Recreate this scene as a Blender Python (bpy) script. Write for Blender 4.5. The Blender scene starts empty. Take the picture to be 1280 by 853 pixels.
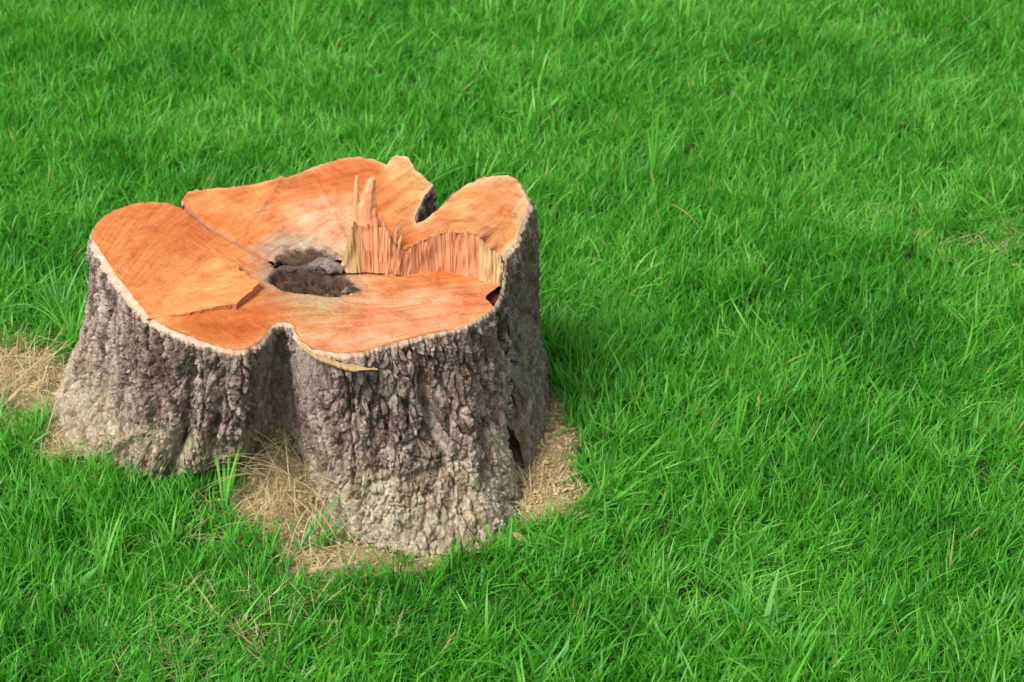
import bpy, math, random
import numpy as np
from mathutils import Vector
from mathutils.geometry import delaunay_2d_cdt

# ------------------------------------------------------------------ camera
CAM_H = 2.16; PITCH = math.radians(31.0); FPX = 2419.0
scene = bpy.context.scene
cam_d = bpy.data.cameras.new('camera'); cam = bpy.data.objects.new('camera', cam_d)
scene.collection.objects.link(cam); scene.camera = cam
cam.location = (0, 0, CAM_H); cam.rotation_euler = (math.pi/2 - PITCH, 0, 0)
cam_d.sensor_width = 36.0; cam_d.lens = FPX/1280*36.0
cam_d.clip_start = 0.05; cam_d.clip_end = 2000
cam_d.dof.use_dof = True; cam_d.dof.focus_distance = 3.42; cam_d.dof.aperture_fstop = 7.1

# ------------------------------------------------------------------ light
SUN_EL, SUN_AZ = math.radians(54), math.radians(-132)     # azimuth from +Y, clockwise; from the left, slightly in front
world = bpy.data.worlds.new('World'); scene.world = world; world.use_nodes = True
wn = world.node_tree; wn.nodes.clear()
sky = wn.nodes.new('ShaderNodeTexSky'); sky.sky_type = 'NISHITA'; sky.sun_disc = False
sky.sun_elevation = SUN_EL; sky.sun_rotation = SUN_AZ; sky.air_density = 1.0; sky.dust_density = 3.5; sky.ozone_density = 1.0
bg = wn.nodes.new('ShaderNodeBackground'); bg.inputs['Strength'].default_value = 0.15
wo = wn.nodes.new('ShaderNodeOutputWorld')
hs = wn.nodes.new('ShaderNodeHueSaturation'); hs.inputs['Saturation'].default_value = .42     # thin high cloud whitens the blue
wn.links.new(sky.outputs[0], hs.inputs['Color']); wn.links.new(hs.outputs[0], bg.inputs[0]); wn.links.new(bg.outputs[0], wo.inputs[0])
sd = bpy.data.lights.new('sun', 'SUN'); sd.energy = 2.2; sd.angle = math.radians(24); sd.color = (1.0, .95, .87)
sun = bpy.data.objects.new('sun', sd); scene.collection.objects.link(sun)
sdir = Vector((math.sin(SUN_AZ)*math.cos(SUN_EL), math.cos(SUN_AZ)*math.cos(SUN_EL), math.sin(SUN_EL)))
sun.rotation_euler = sdir.to_track_quat('Z', 'Y').to_euler()
vs = scene.view_settings
vs.view_transform = 'Standard'; vs.look = 'None'; vs.gamma = 1.0; vs.exposure = 0.66
scene.cycles.max_bounces = 8; scene.cycles.transparent_max_bounces = 4

# ------------------------------------------------------------------ helpers
rng = np.random.default_rng(7); random.seed(7)
cP, sP = math.cos(PITCH), math.sin(PITCH)
F = np.array((0, cP, -sP)); U = np.array((0, sP, cP)); R = np.array((1.0, 0, 0))

def ray(px, py):
    px = np.asarray(px, float)[..., None]; py = np.asarray(py, float)[..., None]
    return F + (px-640)/FPX*R + (426.5-py)/FPX*U
def at(px, py, z):                      # the place at height z that this spot of the photograph shows
    r = ray(px, py); t = (np.asarray(z, float)-CAM_H)/r[..., 2]
    return np.array((0, 0, CAM_H)) + r*t[..., None]
def at_y(px, py, Y):                    # the same on the upright plane y = Y
    r = ray(px, py); t = np.asarray(Y, float)/r[..., 1]
    return np.array((0, 0, CAM_H)) + r*t[..., None]
def pix(P):
    d = P - np.array((0, 0, CAM_H)); w = d@F
    return 640 + FPX*(d@R)/w, 426.5 - FPX*(d@U)/w

def _h(ix, iy, iz, s):
    n = (ix.astype(np.int64)*374761393 + iy.astype(np.int64)*668265263 + iz.astype(np.int64)*2147483647 + s*974634777) & 0xFFFFFFFF
    n = ((n ^ (n >> 13))*1274126177) & 0xFFFFFFFF
    n = ((n ^ (n >> 16))*2246822519) & 0xFFFFFFFF
    return ((n ^ (n >> 15)) & 0xFFFFFF)/float(0xFFFFFF)
def vnoise(P, s=0):
    i = np.floor(P).astype(np.int64); f = P-i; f = f*f*(3-2*f)
    o = 0
    for a in (0, 1):
        for b in (0, 1):
            for c in (0, 1):
                w = (f[:, 0] if a else 1-f[:, 0])*(f[:, 1] if b else 1-f[:, 1])*(f[:, 2] if c else 1-f[:, 2])
                o = o + w*_h(i[:, 0]+a, i[:, 1]+b, i[:, 2]+c, s)
    return o*2-1
def fbm(P, octv=4, s=0, gain=.5):
    o = 0; a = 1.0; t = 0
    for k in range(octv):
        o = o + a*vnoise(P*(2.03**k)+k*13.7, s+k); t += a; a *= gain
    return o/t
def worley(P, s=0):
    i = np.floor(P).astype(np.int64)
    d1 = np.full(len(P), 9.0); d2 = np.full(len(P), 9.0); cid = np.zeros(len(P)); off = np.zeros((len(P), 3))
    for a in (-1, 0, 1):
        for b in (-1, 0, 1):
            for c in (-1, 0, 1):
                j = i + np.array((a, b, c))
                q = np.stack([_h(j[:, 0], j[:, 1], j[:, 2], s+k) for k in (1, 2, 3)], 1)
                d = np.sqrt(((j+q-P)**2).sum(1)); idv = _h(j[:, 0], j[:, 1], j[:, 2], s+9)
                near = d < d1
                d2 = np.where(near, d1, np.minimum(d2, d)); cid = np.where(near, idv, cid); off = np.where(near[:, None], P-j-q, off); d1 = np.where(near, d, d1)
    tv = np.stack([(cid*97.3) % 1, (cid*57.7) % 1, (cid*31.1) % 1], 1)*2-1
    return d1, d2, cid, (off*tv).sum(1)
def sstep(a, b, x):
    t = np.clip((x-a)/(b-a), 0, 1); return t*t*(3-2*t)
def seg_dist(px, py, poly):             # distance to a polyline, and how far along it (0..1)
    best = np.full(np.shape(px), 1e9); tt = np.zeros(np.shape(px)); n = len(poly)-1
    for k in range(n):
        ax, ay = poly[k]; bx, by = poly[k+1]
        dx, dy = bx-ax, by-ay; t = np.clip(((px-ax)*dx+(py-ay)*dy)/(dx*dx+dy*dy+1e-9), 0, 1)
        d = np.hypot(px-ax-t*dx, py-ay-t*dy); m = d < best
        best = np.where(m, d, best); tt = np.where(m, (k+t)/n, tt)
    return best, tt
def inside(px, py, poly):
    r = np.zeros(np.shape(px), bool); n = len(poly)
    for k in range(n):
        x1, y1 = poly[k]; x2, y2 = poly[(k+1) % n]
        c = ((y1 > py) != (y2 > py)) & (px < (x2-x1)*(py-y1)/((y2-y1) or 1e-9)+x1)
        r ^= c
    return r

def make_mesh(name, V, faces, mat=None, smooth=True, attrs=None, cols=None):
    me = bpy.data.meshes.new(name)
    V = np.asarray(V, np.float32)
    if isinstance(faces, np.ndarray):
        nf, k = faces.shape
        me.vertices.add(len(V)); me.vertices.foreach_set('co', V.ravel())
        me.loops.add(nf*k); me.loops.foreach_set('vertex_index', faces.astype(np.int32).ravel())
        me.polygons.add(nf); me.polygons.foreach_set('loop_start', np.arange(0, nf*k, k, dtype=np.int32))
        me.polygons.foreach_set('loop_total', np.full(nf, k, np.int32))
        me.update(calc_edges=True)
    else:
        me.from_pydata(V.tolist(), [], faces)
    if smooth: me.polygons.foreach_set('use_smooth', [True]*len(me.polygons))
    for n_, a in (attrs or {}).items():
        at_ = me.attributes.new(n_, 'FLOAT', 'POINT'); at_.data.foreach_set('value', np.asarray(a, np.float32))
    for n_, a in (cols or {}).items():
        at_ = me.attributes.new(n_, 'FLOAT_VECTOR', 'POINT'); at_.data.foreach_set('vector', np.asarray(a, np.float32).ravel())
    if mat: me.materials.append(mat)
    return me
def obj(name, me, parent=None, loc=None):
    o = bpy.data.objects.new(name, me); scene.collection.objects.link(o)
    if parent:
        o.parent = parent; o.location = -np.array(parent.location)
    if loc is not None: o.location = loc
    return o
def tag(o, label=None, cat=None, group=None, kind=None):
    for k, v in (('label', label), ('category', cat), ('group', group), ('kind', kind)):
        if v: o[k] = v
    return o
def empty(name, loc):
    o = bpy.data.objects.new(name, None); scene.collection.objects.link(o); o.location = loc; o.empty_display_size = .1
    return o

# ------------------------------------------------------------------ materials
class NT:
    def __init__(s, name):
        s.m = bpy.data.materials.new(name); s.m.use_nodes = True; s.t = s.m.node_tree; s.t.nodes.clear()
        s.out = s.n('ShaderNodeOutputMaterial')
    def n(s, ty, **k):
        x = s.t.nodes.new(ty)
        for a, b in k.items(): setattr(x, a, b)
        return x
    def l(s, a, b): s.t.links.new(a, b)
    def attr(s, name): return s.n('ShaderNodeAttribute', attribute_name=name)
    def noise(s, vec, scale, detail=4, rough=.6, dist=0):
        x = s.n('ShaderNodeTexNoise'); x.inputs['Scale'].default_value = scale; x.inputs['Detail'].default_value = detail
        x.inputs['Roughness'].default_value = rough; x.inputs['Distortion'].default_value = dist
        if vec is not None: s.l(vec, x.inputs['Vector'])
        return x.outputs['Fac']
    def ramp(s, fac, pts):
        x = s.n('ShaderNodeValToRGB'); e = x.color_ramp.elements
        while len(e) < len(pts): e.new(.5)
        for el, (p, c) in zip(e, pts):
            el.position = p; el.color = (c[0], c[1], c[2], 1) if hasattr(c, '__len__') else (c, c, c, 1)
        s.l(fac, x.inputs[0]); return x.outputs[0]
    def mix(s, f, a, b, mode='MIX'):
        x = s.n('ShaderNodeMix', data_type='RGBA', blend_type=mode)
        for v, i in ((f, 0), (a, 6), (b, 7)):
            if isinstance(v, (int, float)): x.inputs[i].default_value = v if i == 0 else (v, v, v, 1)
            elif isinstance(v, tuple): x.inputs[i].default_value = (*v, 1)
            else: s.l(v, x.inputs[i])
        return x.outputs[2]
    def math(s, op, a, b=0.0, c=None):
        x = s.n('ShaderNodeMath', operation=op)
        for v, i in ((a, 0), (b, 1), (c, 2)):
            if v is None: continue
            if isinstance(v, (int, float)): x.inputs[i].default_value = v
            else: s.l(v, x.inputs[i])
        return x.outputs[0]
    def scale(s, vec, xyz):
        x = s.n('ShaderNodeMapping'); x.inputs['Scale'].default_value = xyz; s.l(vec, x.inputs[0]); return x.outputs[0]
    def bsdf(s, col, rough=.8, spec=.3, bump=None, bs=.3, bd=.002, **k):
        b = s.n('ShaderNodeBsdfPrincipled')
        if isinstance(col, tuple): b.inputs['Base Color'].default_value = (*col, 1)
        else: s.l(col, b.inputs['Base Color'])
        if isinstance(rough, (int, float)): b.inputs['Roughness'].default_value = rough
        else: s.l(rough, b.inputs['Roughness'])
        b.inputs['Specular IOR Level'].default_value = spec
        for kk, v in k.items(): b.inputs[kk].default_value = v
        if bump is not None:
            bp = s.n('ShaderNodeBump'); bp.inputs['Strength'].default_value = bs; bp.inputs['Distance'].default_value = bd
            s.l(bump, bp.inputs['Height']); s.l(bp.outputs[0], b.inputs['Normal'])
        return b

def mat_leaf(name, ramp, tl=.42, dry=(.42, .33, .13), dryf=.006, rough=.42, spec=.35, trans=1.25):
    g = NT(name)
    oi = g.n('ShaderNodeObjectInfo'); tint = g.attr('tint').outputs['Fac']
    geo = g.n('ShaderNodeNewGeometry').outputs['Position']
    patch = g.noise(geo, 2.1, 3, .6)
    v = g.math('ADD', g.math('MULTIPLY', tint, .55), g.math('MULTIPLY', oi.outputs['Random'], .22))
    v = g.math('ADD', v, g.math('MULTIPLY', g.math('SUBTRACT', patch, .5), 1.1))
    v = g.math('ADD', v, .10)
    col = g.ramp(v, ramp)
    hh = g.attr('along').outputs['Fac']
    if dryf > 0:
        w = g.n('ShaderNodeTexWhiteNoise', noise_dimensions='2D')
        cb = g.n('ShaderNodeCombineXYZ'); g.l(tint, cb.inputs[0]); g.l(oi.outputs['Random'], cb.inputs[1]); g.l(cb.outputs[0], w.inputs['Vector'])
        d = g.math('LESS_THAN', w.outputs['Value'], dryf)
        tipdry = g.math('MULTIPLY', g.math('GREATER_THAN', hh, .93), g.math('LESS_THAN', w.outputs['Value'], .05))
        col = g.mix(g.math('MAXIMUM', d, tipdry), col, dry)
    b = g.bsdf(col, rough, spec)
    t = g.n('ShaderNodeBsdfTranslucent'); tc = g.mix(1.0, col, (trans*1.1, trans, trans*.55), 'MULTIPLY'); g.l(tc, t.inputs[0])
    mx = g.n('ShaderNodeMixShader'); mx.inputs[0].default_value = tl
    g.l(b.outputs[0], mx.inputs[1]); g.l(t.outputs[0], mx.inputs[2]); g.l(mx.outputs[0], g.out.inputs[0])
    return g.m
M_grass = mat_leaf('grass_blade', [(0, (.020, .145, .008)), (.28, (.044, .255, .013)), (.58, (.088, .38, .025)), (.82, (.17, .48, .070)), (1, (.28, .56, .17))])
M_weed = mat_leaf('broad_blade', [(0, (.05, .30, .02)), (.5, (.13, .44, .05)), (1, (.27, .56, .13))], dryf=0, rough=.5, spec=.2)
M_dull = mat_leaf('dull_blade', [(0, (.05, .25, .04)), (.5, (.11, .37, .09)), (1, (.22, .48, .18))], dryf=0, rough=.5, spec=.2)
M_straw = mat_leaf('straw', [(0, (.27, .195, .085)), (.5, (.48, .38, .20)), (1, (.66, .57, .36))], tl=.2, dryf=0, rough=.6, trans=1.0)

def mat_wood(name, sheet=True):
    g = NT(name)
    cv = g.attr('zone').outputs['Vector']; gr = g.attr('grain').outputs['Vector']
    geo = g.n('ShaderNodeNewGeometry').outputs['Position']
    st = g.attr('streak').outputs['Vector']; sp_ = g.n('ShaderNodeSeparateXYZ'); g.l(st, sp_.inputs[0])
    fine, mid = sp_.outputs[0], sp_.outputs[1]                     # fibres, broad growth streaks
    grit = g.noise(geo, 240, 5, .7)
    blot = g.noise(geo, 24, 7, .70, .6)
    rt = g.n('ShaderNodeMapping'); rt.inputs['Rotation'].default_value = (0, 0, .9); g.l(geo, rt.inputs[0])
    saw = g.noise(g.scale(rt.outputs[0], (14, 210, 14)), 1.0, 4, .65, .25)        # chain scratches
    sawm = g.noise(geo, 9, 3, .5)
    speck = g.noise(geo, 380, 2, .6)
    col = g.mix(.85, cv, g.ramp(fine, [(.1, (.84, .74, .67)), (.5, (1, 1, 1)), (.9, (1.06, 1.16, 1.28))]), 'MULTIPLY')
    col = g.mix(.9, col, g.ramp(mid, [(.1, (.90, .76, .64)), (.5, (1, .98, .95)), (.9, (1.05, 1.15, 1.28))]), 'MULTIPLY')
    col = g.mix(.9, col, g.ramp(blot, [(.34, (.80, .56, .40)), (.5, (1, 1, 1)), (.66, (1.06, 1.30, 1.6))]), 'MULTIPLY')
    pale = g.math('MULTIPLY', g.ramp(saw, [(.54, 0.0), (.70, .55)]), g.ramp(sawm, [(.42, 0.0), (.6, 1.0)]))
    cvx = g.n('ShaderNodeSeparateXYZ'); g.l(cv, cvx.inputs[0]); pale = g.math('MULTIPLY', pale, g.ramp(cvx.outputs[0], [(.2, 0.0), (.4, .8)]))
    col = g.mix(pale, col, (.60, .34, .18))
    col = g.mix(.6, col, g.ramp(grit, [(.3, (.80, .72, .66)), (.5, (1, 1, 1)), (.7, (1.08, 1.18, 1.3))]), 'MULTIPLY')
    dk = g.ramp(speck, [(.27, .55), (.37, 0.0)])
    col = g.mix(dk, col, (.26, .10, .04))
    h = g.math('ADD', g.math('ADD', g.math('MULTIPLY', fine, .8), g.math('MULTIPLY', grit, .8)), g.math('ADD', g.math('MULTIPLY', saw, .7), g.math('MULTIPLY', speck, .35)))
    b = g.bsdf(col, .66, .2, h, .7, .003)
    g.l(b.outputs[0], g.out.inputs[0]); return g.m
M_wood = mat_wood('cut_wood')

def mat_torn():
    g = NT('torn_wood')
    cv = g.attr('zone').outputs['Vector']; geo = g.n('ShaderNodeNewGeometry').outputs['Position']
    n = g.noise(g.scale(geo, (520, 200, 14)), 1.0, 4, .6, .2); n2 = g.noise(g.scale(geo, (120, 60, 7)), 1.0, 3, .6)
    col = g.mix(.9, cv, g.ramp(n, [(.28, (.72, .64, .58)), (.5, (1, 1, 1)), (.72, (1.12, 1.22, 1.3))]), 'MULTIPLY')
    col = g.mix(.8, col, g.ramp(n2, [(.3, (.8, .62, .5)), (.5, (1, 1, 1)), (.7, (1.1, 1.25, 1.4))]), 'MULTIPLY')
    b = g.bsdf(col, .7, .2, n, .6, .002); g.l(b.outputs[0], g.out.inputs[0]); return g.m
M_torn = mat_torn()

def mat_bark():
    g = NT('bark')
    geo = g.n('ShaderNodeNewGeometry').outputs['Position']
    cid = g.attr('cell').outputs['Fac']; low = g.attr('low').outputs['Fac']; smo = g.attr('smooth_skin').outputs['Fac']; shade_side = g.attr('shade_side').outputs['Fac']
    v1 = g.scale(geo, (1, 1, .5))
    n1 = g.noise(v1, 55, 6, .7, .5); n2 = g.noise(geo, 300, 4, .7); n3 = g.noise(v1, 12, 4, .6, .3); n4 = g.noise(geo, 900, 2, .6)
    up = g.ramp(g.math('ADD', g.math('MULTIPLY', n1, .62), g.math('MULTIPLY', cid, .38)),
                [(.28, (.07, .041, .032)), (.44, (.20, .136, .110)), (.57, (.40, .297, .250)), (.74, (.62, .51, .43))])
    dn = g.ramp(g.math('ADD', g.math('MULTIPLY', n1, .6), g.math('MULTIPLY', cid, .4)),
                [(.22, (.19, .13, .08)), (.45, (.41, .32, .21)), (.62, (.60, .50, .36)), (.8, (.74, .66, .51))])
    low = g.math('ADD', low, .10)
    lf = g.math('ADD', low, g.math('MULTIPLY', g.math('SUBTRACT', n3, .5), 1.9))
    col = g.mix(g.ramp(lf, [(.25, 0.0), (.85, 1.0)]), up, dn)
    gs = g.ramp(n1, [(.3, (.29, .22, .195)), (.7, (.50, .40, .365))])
    col = g.mix(smo, col, gs)
    og = g.ramp(n1, [(.28, (.085, .058, .038)), (.5, (.22, .17, .12)), (.72, (.42, .35, .27))])
    col = g.mix(shade_side, col, og)  # shade of the right side put into the bark colour as darker brown
    # grey-green lichen film in places
    lich = g.ramp(g.noise(geo, 23, 5, .65), [(.52, 0.0), (.68, .6)])
    col = g.mix(g.math('MULTIPLY', lich, g.ramp(low, [(.1, .15), (.7, 1.0)])), col, (.33, .34, .25))
    col = g.mix(.7, col, g.ramp(n2, [(.3, .62), (.5, 1.0), (.7, 1.35)]), 'MULTIPLY')
    vo = g.n('ShaderNodeTexVoronoi', feature='DISTANCE_TO_EDGE'); vo.inputs['Scale'].default_value = 170
    wv = g.n('ShaderNodeMixRGB'); wv.inputs[0].default_value = .012; g.l(v1, wv.inputs[1]); nt = g.n('ShaderNodeTexNoise'); nt.inputs['Scale'].default_value = 60; g.l(geo, nt.inputs['Vector']); g.l(nt.outputs['Color'], wv.inputs[2]); g.l(wv.outputs[0], vo.inputs['Vector'])
    vc = g.n('ShaderNodeTexVoronoi'); vc.inputs['Scale'].default_value = 170; g.l(wv.outputs[0], vc.inputs['Vector'])
    col = g.mix(.55, col, g.ramp(vc.outputs['Color'], [(.1, .68), (.5, 1.0), (.9, 1.32)]), 'MULTIPLY')
    h = g.math('ADD', g.math('MULTIPLY', n2, .9), g.math('ADD', g.math('MULTIPLY', n1, 1.2), g.math('MULTIPLY', n4, .4)))
    h = g.math('ADD', h, g.math('MULTIPLY', g.ramp(vo.outputs['Distance'], [(0, 0.0), (.12, 1.0)]), .45))
    b = g.bsdf(col, .88, .15, h, .85, .005); g.l(b.outputs[0], g.out.inputs[0]); return g.m
M_bark = mat_bark()

def mat_simple(name, c1, c2, scale, rough=.85, bs=.6, bd=.003, stretch=(1, 1, 1), spec=.2, c3=None):
    g = NT(name); geo = g.n('ShaderNodeNewGeometry').outputs['Position']; v = g.scale(geo, stretch)
    n = g.noise(v, scale, 6, .68, .4); n2 = g.noise(v, scale*6, 3, .6)
    col = g.ramp(n, [(.3, c1), (.5, tuple((a+b)/2 for a, b in zip(c1, c2))), (.7, c2)])
    if c3: col = g.mix(g.ramp(g.noise(geo, scale*.4, 4, .6), [(.5, 0.0), (.66, .8)]), col, c3)
    col = g.mix(.6, col, g.ramp(n2, [(.3, .65), (.7, 1.3)]), 'MULTIPLY')
    b = g.bsdf(col, rough, spec, g.math('ADD', n, g.math('MULTIPLY', n2, .5)), bs, bd); g.l(b.outputs[0], g.out.inputs[0]); return g.m
M_inner = mat_simple('pale_inner_bark', (.34, .20, .13), (.64, .50, .37), 120, .75, c3=(.50, .25, .165))
M_rot = mat_simple('rotten_wood', (.035, .021, .015), (.13, .085, .062), 90, .7, 1.0, .005, (1, .5, 1), .4)
M_deadred = mat_simple('dead_red_wood', (.035, .012, .007), (.17, .06, .032), 90, .7, 1.0, .005)
M_rotgrey = mat_simple('grey_rotten_wood', (.07, .05, .042), (.30, .235, .20), 110, .8, 1.0, .004, (.5, 1, 1))
M_twig = mat_simple('dead_twig', (.22, .15, .09), (.46, .36, .25), 60, .85, .8, .003, (.2, 1, 1))
M_leafdry = mat_simple('dead_leaf', (.42, .26, .12), (.66, .48, .28), 80, .7)
M_dust = mat_simple('wood_dust', (.38, .27, .125), (.62, .48, .27), 150, .9)
M_stalk = mat_simple('seed_head', (.28, .30, .10), (.55, .52, .26), 200, .8)

def mat_ground():
    g = NT('lawn_soil'); geo = g.n('ShaderNodeNewGeometry').outputs['Position']
    bare = g.attr('bare').outputs['Fac']
    n = g.noise(geo, 35, 7, .7, .3); n2 = g.noise(geo, 260, 4, .7); n3 = g.noise(geo, 5, 4, .6)
    turf = g.ramp(n, [(.3, (.018, .040, .008)), (.55, (.035, .085, .014)), (.75, (.10, .10, .04))])
    far = g.ramp(n, [(.3, (.02, .13, .01)), (.7, (.06, .26, .03))])
    dist = g.n('ShaderNodeSeparateXYZ'); g.l(geo, dist.inputs[0])
    turf = g.mix(g.ramp(g.math('MULTIPLY', dist.outputs[1], .1), [(.85, 0.0), (1.0, 1.0)]), turf, far)
    soil = g.ramp(n, [(.25, (.14, .10, .045)), (.5, (.32, .245, .12)), (.75, (.52, .425, .24))])
    soil = g.mix(.7, soil, g.ramp(n2, [(.3, .6), (.5, 1.0), (.7, 1.35)]), 'MULTIPLY')
    f = g.math('ADD', bare, g.math('MULTIPLY', g.math('SUBTRACT', n3, .5), .5))
    col = g.mix(g.ramp(f, [(.3, 0.0), (.6, 1.0)]), turf, soil)
    b = g.bsdf(col, .95, .1, g.math('ADD', n, n2), .9, .006); g.l(b.outputs[0], g.out.inputs[0]); return g.m
M_ground = mat_ground()

# ------------------------------------------------------------------ the outline of the sawn face (spots of the photograph)
H0 = .38
LOWRIM = [(224.5,260),(211,254),(189,253),(168,255),(154,259),(141,264),(127,272.5),(118,283),(113,295),(122,308),(135.5,329),(149,350.6),(163,366),(174,381),(187,397),(207,409.5),(231.6,419.6),(259,430),
          (289.5,438.5),(302,438.5),(311,436),(322,430),(329,423),(334,414),(341,407.5),(348,404),(355,403.5),(362,404.5),(367,409),(369,416),(377,428),(390,437),(402,439),(423,443),(453,440.5),(486.6,430.6),(529,420),(558,414),(580,407),(596,400),(610,391),(617,384)]
HOLE = [(617,384),(613,379),(608,374),(608,370),(614,364),(622,359),(626,356)]
UPRIM = [(627.5,319.6),(633.4,313),(645.6,302),(649.6,283),(657.7,267),(661,255),(655,240),(645.6,224),(636,220),(622.6,219),(604,221),(582,230.7),(563,244),(547,263),(531,275.5),(520.5,280),
         (519,274),(523,261.7),(531,245.5),(541.8,232.5),(531,222),(520,214.5),(514,204),(509.5,199),(503,197),(496,196),(488,201),(484,205.6),(469,200),(450,196.5),(434,196.5),(420,201),(396,208),(380,213),(375.5,216),(351,222.6),(319,230),(289,234),(257,236),(243,238),(235,240.6),(227,249.5),(229,257)]
WALLB = [(626,356),(609,352),(582,344),(555,338.5),(528,340),(496,345),(461,341),(445,341),(430,342)]
CRACK = [(430,342),(405,337),(385,332),(345,333),(333,322),(300,305),(281,295),(260,283),(243,268),(229,257)]
WALLT = [(496,314),(509.4,310),(520,305),(536,297),(555,291),(579.5,291),(595.7,292.7),(609,307.5),(622.6,318),(627.5,319.6)]
def interp_line(pts, x):
    p = sorted(pts); return np.interp(x, [a for a, b in p], [b for a, b in p])
def wall_top_z(x):
    yb = interp_line(WALLB, x); yt = interp_line(WALLT, x); B = at(x, yb, H0)
    return at_y(x, yt, B[..., 1])[..., 2] - H0
ctrl = [(226,258,0),(260,284,0),(281,295,0),(300,305,0),(333,322,0),(345,333,0),(385,332,.006),(405,337,.012),(430,332,.016),
        (240,245,.012),(290,240,.026),(350,225,.036),(430,205,.045),(400,260,.030),(360,290,.010),(430,290,.032),(445,305,.042),(470,270,.05),(480,311,.05),(500,260,.053),(500,200,.055),(540,235,.06),
        (604,221,.084),(650,240,.080),(655,270,.074),(560,265,.075),(519,279,.066),(620,260,.08)]
ctrl += [(x, y, float(wall_top_z(x))) for x, y in WALLT]
ctrl = np.array(ctrl)
def z_upper(px, py):
    d = (px[:, None]-ctrl[None, :, 0])**2 + 1.6*(py[:, None]-ctrl[None, :, 1])**2 + 9
    w = d**-1.6; return (w*ctrl[None, :, 2]).sum(1)/w.sum(1)

def resample(pts, step):
    P = np.array(pts, float); out = []
    for a, b in zip(P[:-1], P[1:]):
        n = max(1, int(round(np.hypot(*(b-a))/step)))
        for k in range(n): out.append(a+(b-a)*k/n)
    out.append(P[-1]); return np.array(out)
def jag(pts, amp, s):
    Q = np.c_[pts*.22, np.zeros(len(pts))+s]
    r = pts + np.c_[vnoise(Q, s), vnoise(Q+50, s)]*amp; r[0] = pts[0]; r[-1] = pts[-1]; return r

rim_low = jag(resample(LOWRIM, 2.0), .8, 3)
rim_up = jag(resample(UPRIM, 2.0), 1.0, 5)
crack = jag(resample(CRACK, 2.0), 1.6, 8)

PIT = [(332,352),(345,343),(362,334),(378,338),(400,344),(424,345),(436,354),(448,365),(438,371),(424,373),(400,371),(378,368),(352,364)]
HEART = [(333,350),(340,336),(350,324),(372,317),(398,319),(421,331),(424,340),(440,352),(448,365),(424,371),(378,366),(345,358)]
PATCH = [(183,399),(225,356),(262,324),(270,321),(283,327),(297,330),(300,338),(314,347),(325,352),(312,365),(295,380),(262,385),(235,392)]

ORANGE, DEEP, PINK, SAP, GREYT = (.50,.168,.040), (.40,.084,.014), (.57,.275,.150), (.54,.30,.105), (.31,.26,.165)
blobs = [ # px, py, rx, ry, colour, weight : stains and sapwood the wood itself has
 (220,290,70,40,DEEP,.75),(180,300,45,40,ORANGE,.8),(250,345,60,22,(.52,.20,.06),.8),(270,372,80,18,(.53,.21,.06),.6),(300,405,50,22,DEEP,1.0),(250,405,40,14,DEEP,.7),(225,395,30,12,(.52,.20,.06),.6),(335,385,30,18,DEEP,.7),
 (395,385,40,18,(.38,.25,.10),1.3),(370,376,40,10,(.36,.26,.12),1.2),(440,352,26,10,(.44,.30,.16),1.1),(380,305,36,18,GREYT,1.5),(410,318,22,16,(.42,.32,.19),1.6),(345,318,22,14,(.25,.16,.11),1.3),(335,345,16,10,(.24,.15,.10),1.6),(352,300,20,10,(.34,.24,.15),1.0),
 (500,350,60,10,(.50,.20,.08),1.0),(520,375,90,16,PINK,1.2),(480,395,70,14,(.46,.15,.05),.9),(440,425,80,12,PINK,1.0),(520,405,70,14,PINK,.9),(590,375,30,10,DEEP,1.0),(400,412,30,12,(.50,.24,.10),.8),(600,362,20,8,(.46,.25,.12),.7),
 (400,225,60,16,DEEP,.9),(440,215,40,12,DEEP,.8),(350,245,50,14,ORANGE,.9),(330,265,40,14,(.48,.19,.07),.8),(385,265,40,22,PINK,1.3),(420,290,24,24,(.54,.29,.16),1.3),(300,285,30,12,ORANGE,.9),(260,255,24,10,(.48,.19,.07),.9),
 (505,225,26,28,SAP,1.3),(530,240,14,16,(.46,.30,.13),1.3),(500,265,26,20,(.48,.20,.06),.8),(480,250,22,24,DEEP,.8),(500,300,26,10,DEEP,.8),(540,285,30,12,(.48,.20,.07),.8),
 (615,255,30,24,(.53,.20,.07),1.3),(575,255,18,20,SAP,1.1),(640,235,16,14,SAP,1.1),(655,260,8,24,(.50,.34,.17),1.2),(630,295,18,20,(.52,.23,.07),1.1),(600,228,24,6,(.50,.34,.17),1.1),(600,285,22,16,(.52,.22,.08),.9)]
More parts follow.
